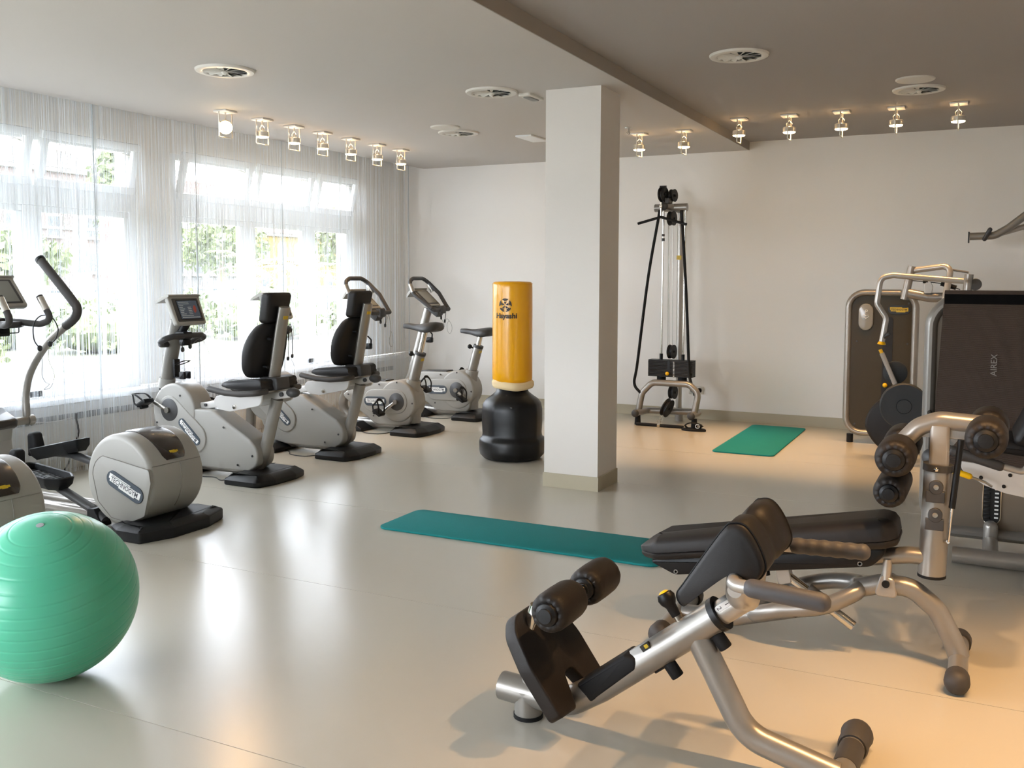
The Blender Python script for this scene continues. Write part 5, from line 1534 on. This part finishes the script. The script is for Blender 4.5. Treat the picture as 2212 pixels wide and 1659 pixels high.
# stop knobs under the beam, plunger above
for u in (0.115, 0.315):
    q = V(-1.0+ox, 0, 0.262)+dirb*u
    d_ = V(0.325, 0, -0.405).normalized()
    kn = MB().cyl(q+d_*0.045, q+d_*0.100, 0.022, n=16, bev=0.004)
    kn.box((0, 0, 0), (0.075, 0.03, 0.012), 0.003, M=Matrix.Translation(q+d_*0.049+dirb*-0.02) @ Matrix.Rotation(-math.atan2(0.325, 0.405), 4, 'Y'))
    obj('stop_knob', kn, 'black_rubber', t)
q = V(-0.833+ox, 0, 0.420); d_ = V(-0.40, 0.0, 0.62).normalized()
obj('plunger_pin', MB().cyl(q, q+d_*0.055, 0.012, n=14), 'steel', t)
obj('plunger_knob', MB().lathe([(0.015, 0), (0.017, 0.02), (0.018, 0.035), (0.027, 0.05), (0.030, 0.065), (0.024, 0.080), (0.0, 0.086)], q+d_*0.045, d_, 18), 'black_plastic', t)
obj('knob_tip', MB().lathe([(0.018, 0.083), (0.010, 0.088), (0, 0.089)], q+d_*0.045, d_, 14), 'yellow', t)
# support leg and stabilizer
obj('support_leg', MB().tube([(-0.795+ox, 0, 0.425), (-0.625+ox, 0, 0.115), (-0.345+ox, 0, 0.050)], 0.042, 18, 0.14, seg=9), 'silver_paint', t)
stz = obj('stabilizer', MB().cyl((-0.335+ox, -0.33, 0.046), (-0.335+ox, 0.33, 0.046), 0.038, n=18), 'silver_paint', t)
for k in (-1, 1):
    obj('stabilizer_sleeve', MB().cyl((-0.335+ox, 0.06*k, 0.046), (-0.335+ox, 0.20*k, 0.046), 0.0395, n=18), 'grip', stz)
    obj('end_cap', MB().lathe([(0.044, -0.10), (0.048, -0.09), (0.047, -0.02), (0.052, 0.0), (0.046, 0.022), (0.03, 0.036), (0.0, 0.042)], (-0.335+ox, 0.31*k, 0.046), (0, k, 0), 20), 'grip', stz)
# foot plate with a notch for the beam
nr = V(0.80, 0, 0.60)                                  # faces the user
up_ = V(-0.60, 0, 0.80)
cen = V(-1.315+ox, 0.0, 0.272)
Tp = Matrix.Identity(4)
for i in range(3):
    Tp[i][0] = (0, 1, 0)[i]; Tp[i][1] = up_[i]; Tp[i][2] = nr[i]; Tp[i][3] = cen[i]
fp_ = fillet([(-0.19, -0.205), (-0.075, -0.215), (-0.03, -0.10), (0.03, -0.10), (0.075, -0.215), (0.19, -0.205), (0.195, -0.02), (0.165, 0.10), (0.11, 0.150), (-0.11, 0.150), (-0.165, 0.10), (-0.195, -0.02)], [0.02, 0.02, 0.025, 0.025, 0.02, 0.02, 0.15, 0.08, 0.08, 0.08, 0.08, 0.15], 5, True)
obj('foot_plate', MB().prism(fp_, -0.034, 0.020, 0.008, 3, plane='xy', M=Tp), 'vinyl_soft', t)
obj('plate_strut', MB().tube([(-1.40+ox, 0, 0.08), (-1.37+ox, 0, 0.22)], 0.03, 12), 'silver_paint', t)
obj('roller_bracket', MB().tube([(-1.39+ox, 0, 0.34), (-1.34+ox, 0, 0.44), (-1.205+ox, 0, 0.480)], 0.018, 12, 0.04).tube([(-1.37+ox, -0.06, 0.33), (-1.335+ox, -0.06, 0.43)], 0.022, 12), 'chrome', t)
foam_roller(t, (-1.205+ox, -0.245, 0.478), (-1.205+ox, -0.045, 0.478), 0.066)
foam_roller(t, (-1.205+ox, 0.045, 0.478), (-1.205+ox, 0.245, 0.478), 0.066)
obj('roller_axle', MB().cyl((-1.205+ox, -0.06, 0.478), (-1.205+ox, 0.06, 0.478), 0.020, n=14), 'chrome', t)
# hip pad: two lobes either side of a hollow
hp = [(-0.782, 0.560), (-0.800, 0.590), (-0.775, 0.635), (-0.665, 0.805), (-0.632, 0.832), (-0.595, 0.828), (-0.560, 0.785), (-0.535, 0.725), (-0.542, 0.690), (-0.565, 0.672), (-0.610, 0.690), (-0.66, 0.665), (-0.755, 0.580)]
hp = spline(hp, 5, True)
hc = (-0.665, 0.700)
R = []
for y_, k in ((-0.190, 0.86), (-0.186, 0.95), (-0.172, 1.0), (-0.10, 1.015), (-0.055, 1.0), (-0.035, 0.95), (-0.02, 0.90), (0.02, 0.90), (0.035, 0.95), (0.055, 1.0), (0.10, 1.015), (0.172, 1.0), (0.186, 0.95), (0.190, 0.86)):
    R.append([((q[0]-hc[0])*k+hc[0]+ox, y_, (q[1]-hc[1])*k+hc[1]+(1-k)*-0.05) for q in hp])
hpo = obj('hip_pad', MB().rings(R), 'vinyl', t, ang=50)
for k in (-1, 1):
    obj('pad_piping', MB().tube([((q[0]-hc[0])*1.004+hc[0]+ox, 0.1735*k, (q[1]-hc[1])*1.004+hc[1]) for q in hp], 0.0032, 6, closed=True), 'black_rubber', hpo)
obj('pad_bracket', MB().prism(fillet([(-0.665, 0.655), (-0.575, 0.69), (-0.585, 0.60), (-0.625, 0.555), (-0.66, 0.565)], 0.02, 4, True), -0.05, 0.05, 0.006, 2, M=S).tube([(-0.62+ox, -0.19, 0.635), (-0.62+ox, 0.19, 0.635)], 0.022, 14), 'silver_light', t)
obj('saddle_tube', MB().tube([(-0.625+ox, -0.10, 0.66), (-0.635+ox, -0.08, 0.585), (-0.63+ox, 0.0, 0.555)], 0.042, 14, 0.05), 'silver_light', t)
for k in (-1, 1):
    hb_ = obj('grip_bar', MB().tube([(-0.625+ox, 0.17*k, 0.668), (-0.615+ox, 0.235*k, 0.668), (-0.545+ox, 0.245*k, 0.668)], 0.020, 14, 0.03), 'silver_light', t)
    if k < 0:
        obj('hand_grip', MB().tube([(-0.555+ox, 0.245*k, 0.669), (-0.365+ox, 0.245*k, 0.660)], 0.027, 16, rnd=True), 'grip_grey', hb_)
    else:
        pts = [(-0.535+0.008*i+ox, 0.245, 0.672+0.0003*i) for i in range(27)]
        obj('hand_grip', MB().tube(pts, 0.026, 16, rnd=True, radii=[1+0.05*math.sin(i*1.25) for i in range(27)]), 'grip_grey', hb_)

# ------------------------------------------------------------------ earphones and cords
def earphones(name, label, band, cord, loc, m='cable_black'):
    t = thing(name, label, 'earphones', loc, group='earphones hanging on the machines')
    obj('headband', MB().tube(spline(band, 6), 0.004, 6), m, t)
    b = MB()
    for e in (band[0], band[-1]):
        b.lathe([(0.0, -0.010), (0.018, -0.008), (0.021, 0.0), (0.018, 0.008), (0.0, 0.010)], e, (1, 0.4, 0), 14)
    obj('earpiece', b, m, t)
    obj('cord', MB().tube(spline(cord, 6), 0.0018, 5), 'cable_white' if m != 'cable_black' else 'mid_grey', t)
    return t


earphones('earphones', 'black earphones hanging from the raised upright bike handlebar', [(0.0, -0.05, -0.115), (0.0, -0.04, -0.05), (0.0, -0.02, 0.012), (0.0, 0.02, 0.014), (0.0, 0.045, -0.05), (0.0, 0.03, -0.155)],
          [(0.0, 0.03, -0.155), (0.01, 0.08, -0.05), (0.01, 0.10, -0.10), (0.012, 0.12, -0.20), (0.01, 0.09, -0.31), (0.01, 0.11, -0.375), (0.012, 0.15, -0.36), (0.01, 0.15, -0.28), (0.01, 0.12, -0.21)], (-5.478, 8.05, 1.212))
earphones('earphones', 'black earphones hanging from the furthest upright bike handlebar', [(0.0, -0.05, -0.115), (0.0, -0.04, -0.05), (0.0, -0.02, 0.012), (0.0, 0.02, 0.014), (0.0, 0.05, -0.05), (0.0, 0.03, -0.155)],
          [(0.0, -0.05, -0.115), (0.01, -0.02, -0.17), (0.01, 0.0, -0.22), (0.01, 0.05, -0.13), (0.012, 0.15, -0.19), (0.01, 0.17, -0.26), (0.012, 0.12, -0.30), (0.01, 0.07, -0.26), (0.01, 0.06, -0.19), (0.01, 0.10, -0.155)], (-5.438, 9.18, 1.212))
earphones('earphones', 'black neckband earphones looped over the trainer handlebar', [(0.0, -0.045, -0.19), (0.0, -0.085, -0.13), (0.0, -0.085, -0.03), (0.0, -0.03, 0.028), (0.0, 0.05, 0.02), (0.0, 0.10, -0.06), (0.0, 0.08, -0.13), (0.0, 0.035, -0.165)],
          [(0.0, -0.045, -0.19), (0.0, -0.03, -0.28), (0.0, -0.035, -0.37), (0.01, -0.02, -0.42), (0.01, 0.01, -0.44), (0.01, -0.03, -0.47), (0.0, 0.03, -0.46), (0.0, 0.06, -0.38), (0.0, 0.02, -0.27), (0.0, 0.03, -0.17)], (-5.70, 4.33, 1.255))
earphones('earphones', 'dark earphones dangling under the nearest recumbent handlebar', [(0.0, -0.03, -0.075), (0.0, -0.035, -0.03), (0.0, -0.01, 0.014), (0.0, 0.03, 0.014), (0.0, 0.06, -0.02), (0.0, 0.05, -0.055)],
          [(0.0, 0.05, -0.055), (0.02, 0.12, 0.0), (0.02, 0.17, -0.02), (0.03, 0.20, -0.07), (0.03, 0.225, -0.125)], (-5.662, 5.55, 1.05))
earphones('earphones', 'dark earphones at the second recumbent handlebar behind the seat back', [(0.0, -0.02, -0.28), (0.0, -0.01, -0.15), (0.0, 0.0, 0.012), (0.0, 0.03, 0.012), (0.0, 0.045, -0.15), (0.0, 0.04, -0.26)],
          [(0.0, 0.04, -0.26), (0.0, 0.03, -0.30), (0.0, 0.06, -0.34), (0.0, 0.07, -0.42), (0.0, 0.08, -0.52)], (-5.692, 6.84, 1.085))


def cord(label, pts, m='cable_black', r=0.004):
    o = obj('power_cord', MB().tube(spline(pts, 8), r, 6), m)
    return tag(o, label, 'cord', 'power cords of the machines')


cord('black power cord on the floor left of the nearest recumbent base', [(-5.10, 5.42, 0.01), (-5.16, 5.38, 0.005), (-5.28, 5.44, 0.005), (-5.42, 5.42, 0.005), (-5.60, 5.50, 0.005), (-6.0, 5.55, 0.005), (-6.25, 5.60, 0.005)])
cord('black power cord on the floor left of the second recumbent base', [(-5.13, 6.50, 0.01), (-5.22, 6.44, 0.005), (-5.38, 6.46, 0.005), (-5.52, 6.58, 0.005), (-5.9, 6.66, 0.005), (-6.25, 6.70, 0.005)])
cord('black power cord on the floor left of the raised upright base', [(-5.23, 7.86, 0.01), (-5.30, 7.72, 0.005), (-5.45, 7.70, 0.005), (-5.58, 7.76, 0.005), (-5.75, 7.72, 0.005), (-6.1, 7.75, 0.005), (-6.25, 7.8, 0.005)])
cord('black power cord on the floor left of the furthest bike base', [(-5.19, 8.95, 0.01), (-5.27, 8.90, 0.005), (-5.40, 8.86, 0.005), (-5.60, 8.92, 0.005), (-5.9, 8.93, 0.005), (-6.25, 8.95, 0.005)])
o = obj('power_cord', MB().tube(spline([(-6.455, 5.16, 0.46), (-6.455, 5.16, 0.40), (-6.45, 5.17, 0.30), (-6.45, 5.12, 0.20), (-6.45, 5.07, 0.08), (-6.445, 5.0, 0.009), (-6.44, 4.9, 0.009)], 8), 0.007, 8), 'cable_black')
tag(o, 'black twisted power cord hanging below the sill behind the curtain', 'cord', 'power cords of the machines')
t = thing('extension_lead', 'white extension lead running along the convector behind the curtain', 'cord', (-6.445, 4.75, 0.42))
obj('lead', MB().tube(spline([(0, -0.15, 0.03), (0.01, 0.0, 0.02), (0.0, 0.2, 0.0), (0.0, 0.36, 0.01)], 8), 0.006, 6), 'cable_white', t)
obj('plug', MB().box((0, -0.17, 0.03), (0.03, 0.05, 0.07), 0.006), 'mid_grey', t)

# ------------------------------------------------------------------ outside: terrace, lawn, planting, flags, street fronts
mat('paving', '#949087', 0.8, var=0.06, vscale=2)
mat('lawn', '#787868', 0.9, var=0.15, vscale=1.5)
mat('leaf', '#69734f', 0.7)
mat('leaf_dark', '#5b6446', 0.7)
mat('palm_leaf', '#858a62', 0.6)
mat('bark', '#8a7a66', 0.9)
mat('facade_pink', '#6b605b', 0.85, var=0.05, vscale=0.6)
mat('facade_white', '#666564', 0.85)
mat('facade_yellow', '#7a6838', 0.85)
mat('cornice', '#868480', 0.8)
mat('roof_grey', '#59524d', 0.8)
mat('roof_red', '#5e4a44', 0.8, var=0.1, vscale=2)
mat('roof_orange', '#74564b', 0.8, var=0.1, vscale=2)
mat('far_glass', '#363d41', 0.15)
mat('far_frame', '#918f8d', 0.6)
mat('flag_white', '#f4f4f6', 0.8)
mat('flag_red', '#b8605a', 0.8)
mat('flag_blue', '#5a78c0', 0.8)
mat('pole_white', '#f2f2f2', 0.4)
mat('iron', '#7d8086', 0.6)

GZ = 0.18
struct('ground', MB().box((-68.0, 40.0, GZ-0.5), (118.0, 180.0, 1.0)), 'lawn')
struct('ground_terrace', MB().box((-8.4, 8.0, 0.02), (2.9, 50.0, 0.4)), 'paving')
k = struct('ground_kerb', MB().box((-9.95, 8.0, 0.13), (0.28, 50.0, 0.36), 0.02), 'paving')
struct('ground_street', MB().box((-40.0, 40.0, GZ-0.49), (24.0, 170.0, 1.0)), 'iron')


def bush(label, loc, sx, sy, sz, n, seed, m='leaf', grp='shrubs on the lawn outside'):
    t = thing('shrub', label, 'shrub', loc, group=grp)
    r = random.Random(seed)
    lf = MB()
    for i in range(n):
        a, u = r.uniform(0, 2*PI), r.uniform(-0.2, 1)
        rad = r.uniform(0.75, 1.05)
        q = V(sx*rad*math.cos(a)*math.sqrt(max(0, 1-u*u*0.8)), sy*rad*math.sin(a)*math.sqrt(max(0, 1-u*u*0.8)), max(0.02, sz*(0.25+0.75*u*rad)))
        s_ = r.uniform(0.05, 0.11)
        d1 = V(r.uniform(-1, 1), r.uniform(-1, 1), r.uniform(-1, 1)).normalized()*s_
        d2 = d1.cross(V(r.uniform(-1, 1), r.uniform(-1, 1), r.uniform(-1, 1))).normalized()*s_*0.55
        lf.add([q-d1, q-d2, q+d1, q+d2], [(0, 1, 2, 3)])
    f = obj('foliage', lf, m, t, ang=None); f['kind'] = 'stuff'
    c = MB().sphere((0, 0, sz*0.42), 1.0, 14, 8, (sx*0.86, sy*0.86, sz*0.46))
    obj('inner_mass', c, 'leaf_dark', t)
    return t


hl = ['low green shrub outside at the left picture edge', 'low green shrub outside behind the trainer console', 'leafy shrub outside behind the flags', 'rounded shrub outside behind the nearest bike console', 'rounded shrub outside between the bike consoles', 'rounded shrub outside behind the second recumbent', 'pale shrub outside behind the upright bike handlebar', 'pale shrub outside near the right end of the window']
for i, (y, sx, sy, sz) in enumerate([(8.9, 1.1, 1.0, 0.75), (10.3, 0.9, 1.1, 0.85), (12.2, 1.0, 1.3, 0.95), (14.6, 1.0, 1.2, 0.85), (16.4, 1.2, 1.3, 0.95), (18.3, 1.0, 1.1, 0.85), (20.6, 1.2, 1.4, 1.0), (23.6, 1.3, 1.6, 1.05)]):
    bush(hl[i], (-14.3-2.3*(i % 2), y+(1.3 if i % 2 else 0), GZ), sx, sy*0.95, sz*(1.25 if i % 2 else 1), 900, 20+i)


def leafy_tree(label, loc, h, cr, seed, m='leaf'):
    t = thing('tree', label, 'tree', loc, group='trees outside the windows')
    obj('trunk', MB().tube([(0, 0, 0), (0.1, 0.05, h*0.5), (0.0, 0.1, h*0.75)], 0.16, 8, radii=[1, 0.8, 0.6]), 'bark', t)
    r = random.Random(seed); lf = MB()
    for i in range(1500):
        d = V(r.gauss(0, 1), r.gauss(0, 1), r.gauss(0, 1)); d.normalize()
        q = V(0, 0, h*0.72)+V(d.x*cr, d.y*cr, d.z*h*0.36)*(r.uniform(0.35, 1.0))
        s_ = r.uniform(0.12, 0.22)
        d1 = V(r.uniform(-1, 1), r.uniform(-1, 1), r.uniform(-1, 1)).normalized()*s_
        d2 = d1.cross(V(r.uniform(-1, 1), r.uniform(-1, 1), r.uniform(-1, 1))).normalized()*s_*0.5
        lf.add([q-d1, q-d2, q+d1, q+d2], [(0, 1, 2, 3)])
    f = obj('foliage', lf, m, t, ang=None); f['kind'] = 'stuff'
    return t


leafy_tree('slim leafy tree outside behind the flags', (-24.0, 21.2, GZ), 5.6, 1.1, 51)
leafy_tree('leafy tree outside beyond the left trainer', (-26.0, 18.6, GZ), 2.6, 1.7, 52)
leafy_tree('leafy tree outside seen between the bike consoles', (-30.0, 31.5, GZ), 3.8, 2.2, 53)
leafy_tree('leafy tree outside towards the right end of the window', (-26.0, 35.5, GZ), 4.4, 1.8, 54)


def palm(label, loc, h, n, L, seed):
    t = thing('palm_tree', label, 'palm', loc, group='palms outside the windows')
    tr = MB().tube([(0, 0, 0), (0.05, 0.03, h*0.5), (0.0, 0.0, h)], 0.13, 10, radii=[1.1, 1.0, 0.9])
    for i in range(10):
        tr.lathe([(0.14, 0), (0.165, 0.06), (0.14, 0.10)], (0.03, 0.02, h*i/10), (0, 0, 1), 10)
    obj('trunk', tr, 'bark', t)
    r = random.Random(seed)
    for i in range(n):
        a = 2*PI*i/n+r.uniform(-0.2, 0.2); e = r.uniform(0.15, 1.2)
        m_ = MB()
        pts = []
        for k in range(7):
            s_ = k/6
            pts.append(V(math.cos(a)*L*s_*math.cos(e*(1-s_*0.6)), math.sin(a)*L*s_*math.cos(e*(1-s_*0.6)), h+L*s_*math.sin(e)-0.55*L*s_*s_))
        m_.tube([tuple(q) for q in pts], 0.012, 5)
        sd = V(-math.sin(a), math.cos(a), 0)
        for k in range(3, 19):
            s_ = k/18*5.999
            i0 = min(5, int(s_)); q = pts[i0].lerp(pts[i0+1], s_-i0)
            d = (pts[i0+1]-pts[i0]).normalized()
            ll = 0.36*(1-abs(k/18-0.55)*1.1)
            for sg in (-1, 1):
                e_ = q+(sd*sg*0.8+d*0.6-V(0, 0, 0.25))*ll
                m_.add([q, q+d*0.03, e_], [(0, 1, 2)])
        obj('frond', m_, 'palm_leaf', t, ang=None)
    return t


palm('bushy palm outside behind the bike consoles', (-19.5, 21.9, GZ), 1.55, 16, 1.5, 61)
palm('second bushy palm outside near the recumbent headrests', (-20.2, 25.3, GZ), 1.35, 14, 1.35, 62)


def flag(label, loc, h, cols, lean=0.0):
    t = thing('flagpole', label, 'flag', loc, group='flags on the lawn outside')
    obj('pole', MB().cyl((0, 0, 0), (0, lean, h), 0.022, 0.016, n=10).sphere((0, lean, h), 0.04, 10, 6), 'pole_white', t)
    w, H0 = 0.34, h*0.56
    nb = len(cols)
    for b_, c_ in enumerate(cols):
        m_ = MB(); R_ = []
        z1, z0 = h-0.08-H0*b_/nb, h-0.08-H0*(b_+1)/nb
        for k in range(7):
            z_ = z1+(z0-z1)*k/6
            s_ = (h-z_)/h
            row = [(0.05*math.sin(y_*16+z_*2.2)*s_, lean*(z_/h)+0.03+y_*(0.45+0.55*s_), z_) for y_ in [w*j/8 for j in range(9)]]
            R_.append(row+[(q[0]+0.004, q[1], q[2]) for q in row[::-1]])
        m_.rings(R_)
        obj('flag_cloth', m_, c_, t, ang=60)
    return t


flag('white and blue flag hanging on the left pole outside', (-13.0, 10.47, GZ), 2.6, ['flag_white', 'flag_white', 'flag_blue', 'flag_white'])
flag('red and white striped flag on the middle pole outside', (-12.8, 10.80, GZ), 2.75, ['flag_white', 'flag_red', 'flag_white', 'flag_red'])
flag('white flag with red foot on the right pole outside', (-13.2, 11.15, GZ), 2.6, ['flag_white', 'flag_white', 'flag_white', 'flag_red'], 0.1)
t = thing('street_railing', 'grey street railing running behind the shrubs outside', 'railing', (-22.9, 24.0, GZ))
obj('rail', MB().box((0, 0, 1.0), (0.05, 34, 0.05)), 'iron', t)
obj('rail', MB().box((0, 0, 0.55), (0.04, 34, 0.04)), 'iron', t)
pb = None
for i in range(18):
    if pb is None:
        pb = obj('post', MB().box((0, 0, 0.5), (0.06, 0.06, 1.0)), 'iron', t, loc=(0, -17, 0))
    else:
        inst(pb, loc=(0, -17+2*i, 0))


def building(label, X, y0, y1, zt, depth, mw, roof, rz, rm, rows, cols, ww, wh, arch=False, mans=0.0):
    yc = (y0+y1)/2; w = y1-y0
    t = thing('building', label, 'building', (X, yc, GZ), group='buildings across the street')
    H_ = zt-GZ
    obj('wall', MB().box((-depth/2, 0, H_/2-2.5), (depth, w, H_+5)), mw, t)
    obj('cornice', MB().box((0.12, 0, H_-0.15), (0.75, w+0.5, 0.45), 0.08).box((0.06, 0, H_*0.52), (0.3, w+0.2, 0.25), 0.05), 'cornice', t)
    if roof == 'gable':
        obj('roof', MB().prism([(0.6, H_), (-depth/2, H_+rz), (-depth-0.6, H_)], -w/2-0.4, w/2+0.4), rm, t)
    else:
        R_ = [[(0.3, -w/2, H_), (0.3, w/2, H_), (-depth, w/2, H_), (-depth, -w/2, H_)], [(-1.2, -w/2+mans, H_+rz), (-1.2, w/2-mans, H_+rz), (-depth+1, w/2-mans, H_+rz), (-depth+1, -w/2+mans, H_+rz)]]
        obj('roof', MB().rings(R_), rm, t)
    obj('chimney', MB().box((-depth*0.4, -w*0.2, H_+rz*0.9), (0.9, 1.2, 2.0)).box((-depth*0.4, w*0.3, H_+rz*0.85), (0.9, 1.0, 1.7)), 'cornice', t)
    src = None
    if arch:
        prof = [(-ww/2, -wh/2), (ww/2, -wh/2), (ww/2, wh/2-ww/2)]+circ(0, wh/2-ww/2, ww/2, 9, 0, PI)[1:-1]+[(-ww/2, wh/2-ww/2)]
    else:
        prof = [(-ww/2, -wh/2), (ww/2, -wh/2), (ww/2, wh/2), (-ww/2, wh/2)]
    for z_ in rows:
        for i in range(cols):
            y_ = -w/2+w*(i+0.5)/cols
            if src is None:
                fr_ = MB().prism([(q[0]*1.16, q[1]*1.08) for q in prof], 0.0, 0.12, plane='yz')
                fr_.box((0.2, 0, -wh*0.56), (0.4, ww*1.35, 0.14))
                src = obj('window_frame', fr_, 'far_frame', t, loc=(0, y_, z_))
                gl = MB().prism([(q[0]*0.44-ww*0.24, q[1]*0.92) for q in prof], 0.10, 0.14, plane='yz').prism([(q[0]*0.44+ww*0.24, q[1]*0.92) for q in prof], 0.10, 0.14, plane='yz')
                gs = obj('pane', gl, 'far_glass', src)
            else:
                f_ = inst(src, loc=(0, y_, z_)); inst(gs, parent=f_)
    return t


building('pink plastered apartment house across the street at the left', -70, 41.0, 60.0, 10.6, 12, 'facade_pink', 'gable', 2.4, 'roof_grey', [-0.4, 2.6, 5.6, 8.6], 5, 1.25, 1.75)
building('white town house with a red mansard roof across the street', -70, 66.8, 76.6, 8.7, 12, 'facade_white', 'mans', 2.3, 'roof_red', [-0.6, 2.6, 5.8], 4, 1.2, 2.0, mans=1.6)
building('yellow house with arched windows across the street', -74, 80.5, 101.0, 6.6, 12, 'facade_yellow', 'gable', 2.6, 'roof_orange', [0.6, 4.2], 7, 1.3, 2.3, arch=True)
building('low house with orange roof behind the town houses', -90, 94.0, 113.0, 9.2, 10, 'facade_white', 'gable', 2.2, 'roof_orange', [5.0], 6, 1.2, 1.6)
